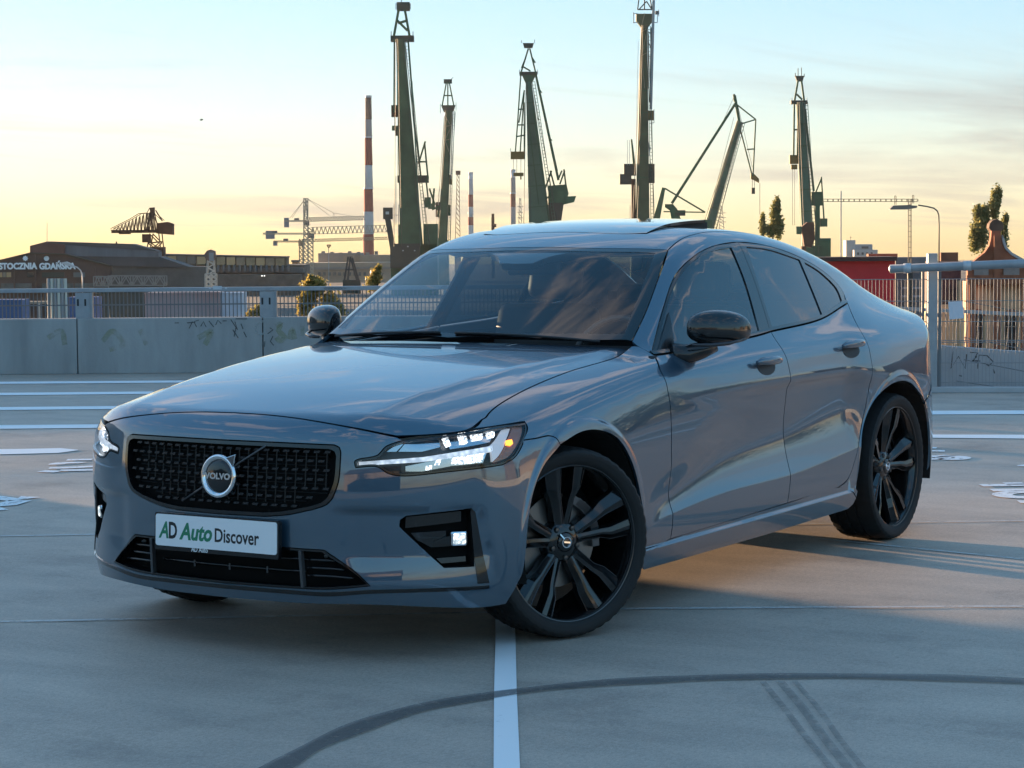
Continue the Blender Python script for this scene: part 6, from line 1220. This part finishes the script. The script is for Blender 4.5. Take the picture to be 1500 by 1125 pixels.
RWL=empty('side_parapet',uv(28,5,0),'low concrete parapet along the right edge of the deck, outside the frame','wall'); MB().box(uv(28,0,.35),(.25,41,.7),[UU,V_,(0,0,1)]).build('wall_body',CONC,RWL)
# ---- trees and bushes
def leaves(name,blobs,n,size,mats,parent,seed):
    r=np.random.default_rng(seed); vs=[];fs=[];mi=[]
    tot=sum(b[3] for b in blobs)
    for (c0,rad,sq,wt) in blobs:
        k=int(n*wt/tot); d=r.normal(size=(k,3)); d/=np.linalg.norm(d,axis=1)[:,None]; rr=r.random(k)**.5*(.75+.55*r.random(k))
        lump=1+.22*np.sin(d[:,0]*5+c0[0])*np.cos(d[:,2]*6+c0[1])
        P=np.asarray(c0)+d*(rr*lump)[:,None]*np.asarray(rad)
        for p in P:
            a=r.normal(size=3); a/=np.linalg.norm(a); b=np.cross(a,r.normal(size=3)); b/=np.linalg.norm(b)+1e-9; s=size*(.6+.8*r.random()); i=len(vs)
            vs+=[p-a*s,p-b*s*.5,p+a*s,p+b*s*.5]; fs.append((i,i+1,i+2,i+3)); mi.append(int(r.integers(len(mats))))
    o=mesh_obj(name,vs,fs,list(mats),parent); o.data.polygons.foreach_set('material_index',mi); return o
def leafm(name,col):
    m=mat(name,col,.55); nt=m.node_tree; b=nt.nodes['Principled BSDF']; t=nt.nodes.new('ShaderNodeBsdfTranslucent'); t.inputs[0].default_value=(*[min(1,q*1.6) for q in col],1); x=nt.nodes.new('ShaderNodeMixShader'); x.inputs[0].default_value=.4; o=nt.nodes['Material Output']; nt.links.new(b.outputs[0],x.inputs[1]); nt.links.new(t.outputs[0],x.inputs[2]); nt.links.new(x.outputs[0],o.inputs[0]); return m
LF=[leafm('leaf_a',(.21,.205,.075)),leafm('leaf_b',(.14,.150,.058)),leafm('leaf_c',(.28,.25,.095))]; LY=[leafm('leaf_y',(.26,.21,.055)),leafm('leaf_y2',(.16,.145,.045)),leafm('leaf_y3',(.33,.25,.08))]; BARK=mat('bark',(.055,.042,.032),.9)
def tree(v,label,blobs,n,size,mats,trunk,seed,name='poplar_tree',group=None):
    c=PX(v,name,label,'tree' if 'tree' in name else 'bush',trunk[0],group); B=[]
    for (x,y,rx,ry,wt) in blobs: B.append((c.p((x,y)),(rx*c.k,rx*c.k,ry*c.k),0,wt))
    leaves('crown',B,n,size,mats,c.root,seed); a=c.p(trunk[0]); b=c.p(trunk[1]); mb=MB(); mb.tube([(a[0],a[1],c.gz),a,b],[trunk[2]*c.k*1.3,trunk[2]*c.k,trunk[2]*c.k*.25],8)
    rr=np.random.default_rng(seed+5)
    for (x,y,rx,ry,wt) in blobs[:6]: p=c.p((x,y)); q=a+(b-a)*.3; mb.tube([q,(q+p)/2+rr.normal(size=3)*.2,p],[trunk[2]*c.k*.5,trunk[2]*c.k*.3,trunk[2]*c.k*.1],6)
    mb.build('trunk',BARK,c.root)
tree(160,'tall poplar tree behind the curved brick gable',[(1457,300,7,24,3),(1462,285,5,12,1),(1436,335,11,30,5),(1428,350,8,22,2),(1444,315,6,16,1.5),(1432,312,6,12,1),(1470,345,7,26,2),(1473,322,4,10,.7)],7500,.13,LF,((1448,385),(1456,300),1.6),3)
tree(220,'slim poplar tree left of the rear crane',[(1136,318,7,24,4),(1139,300,4,11,1),(1141,332,7,16,2),(1117,332,4.5,15,1.2),(1117,318,3,6,.4),(1128,338,8,9,1.2)],4200,.16,LF,((1132,350),(1137,305),1.2),4)
tree(60,'yellow-green bush growing behind the railing beside the wall',[(452,432,12,22,4),(465,420,11,12,2),(445,450,11,18,2),(482,442,12,18,2),(496,456,11,13,1.5),(457,411,6,8,.8)],3000,.07,LY,((465,480),(462,420),1.5),5,'leafy_bush')
tree(75,'small yellow-green bush poking up beside the windscreen pillar',[(551,402,7,10,2),(555,393,3.5,5,.7),(545,414,10,10,2)],900,.075,LY,((553,430),(553,395),1.2),6,'leafy_bush')
tree(850,'small round tree at the foot of the soot-topped chimney',[(765,334,5,4,1)],400,.5,LF,((765,345),(765,334),.8),8,'round_tree')
tree(70,'low yellow-green bush right of the stained container',[(373,460,13,6,1.5),(380,455,6,7,1)],700,.07,LY,((374,480),(374,458),1),9,'leafy_bush')
for k,(u,v) in enumerate(((36,70),(70,48),(74,14),(40,-30),(-40,-30),(-66,6))):
    b_=uv(u,v,0); c=empty('broadleaf_tree',(b_[0],b_[1],GZ),'broad dark tree outside the frame, mirrored in the car, number %s clockwise'%['one','two','three','four','five','six'][k],'tree','trees outside the frame')
    leaves('crown',[(b_+[0,0,3],(3.6,3.6,4.2),0,2),(b_+[1.5,1,4.5],(2.4,2.4,2.6),0,1),(b_+[-1.6,-.5,2],(2.6,2.6,2.5),0,1)],5000,.15,LF,c,20+k); MB().tube([(b_[0],b_[1],GZ),(b_[0],b_[1],1.0),(b_[0]+.4,b_[1],5)],[.35,.25,.05],8).build('trunk',BARK,c)
# a gull far off
c=PX(120,'bird','tiny dark bird flying in the open sky at upper left','bird',(295,176)); b_=at(295,176,120); c.root.location=tuple(b_); bm_=MB(); bm_.add([b_-UU*.10,b_+UU*.02+[0,0,.02],b_+UU*.10+[0,0,.015],b_+[0,0,-.03],b_-UU*.03+V_*.12+[0,0,.08],b_+UU*.03-V_*.12+[0,0,.09]],[(0,3,1),(1,3,2),(0,1,4),(1,5,2),(3,4,1),(3,1,5)]); bm_.build('body',CDK,c.root)
# ================================================================== the evening air
hz=bpy.data.materials.new('haze_air'); hz.use_nodes=True; hn=hz.node_tree
for n in list(hn.nodes): hn.nodes.remove(n)
ho=hn.nodes.new('ShaderNodeOutputMaterial'); pv=hn.nodes.new('ShaderNodeVolumePrincipled'); pv.inputs['Density'].default_value=.00004; pv.inputs['Color'].default_value=(.98,.95,.90,1); pv.inputs['Anisotropy'].default_value=.2; hn.links.new(pv.outputs[0],ho.inputs['Volume'])
zl=gzv(2600)-1; tag(MB().prism([uv(-1200,-120,zl),uv(1200,-120,zl),uv(1200,2600,zl),uv(-1200,2600,zl)],(0,0,75-zl)).build('haze',hz),kind='stuff')
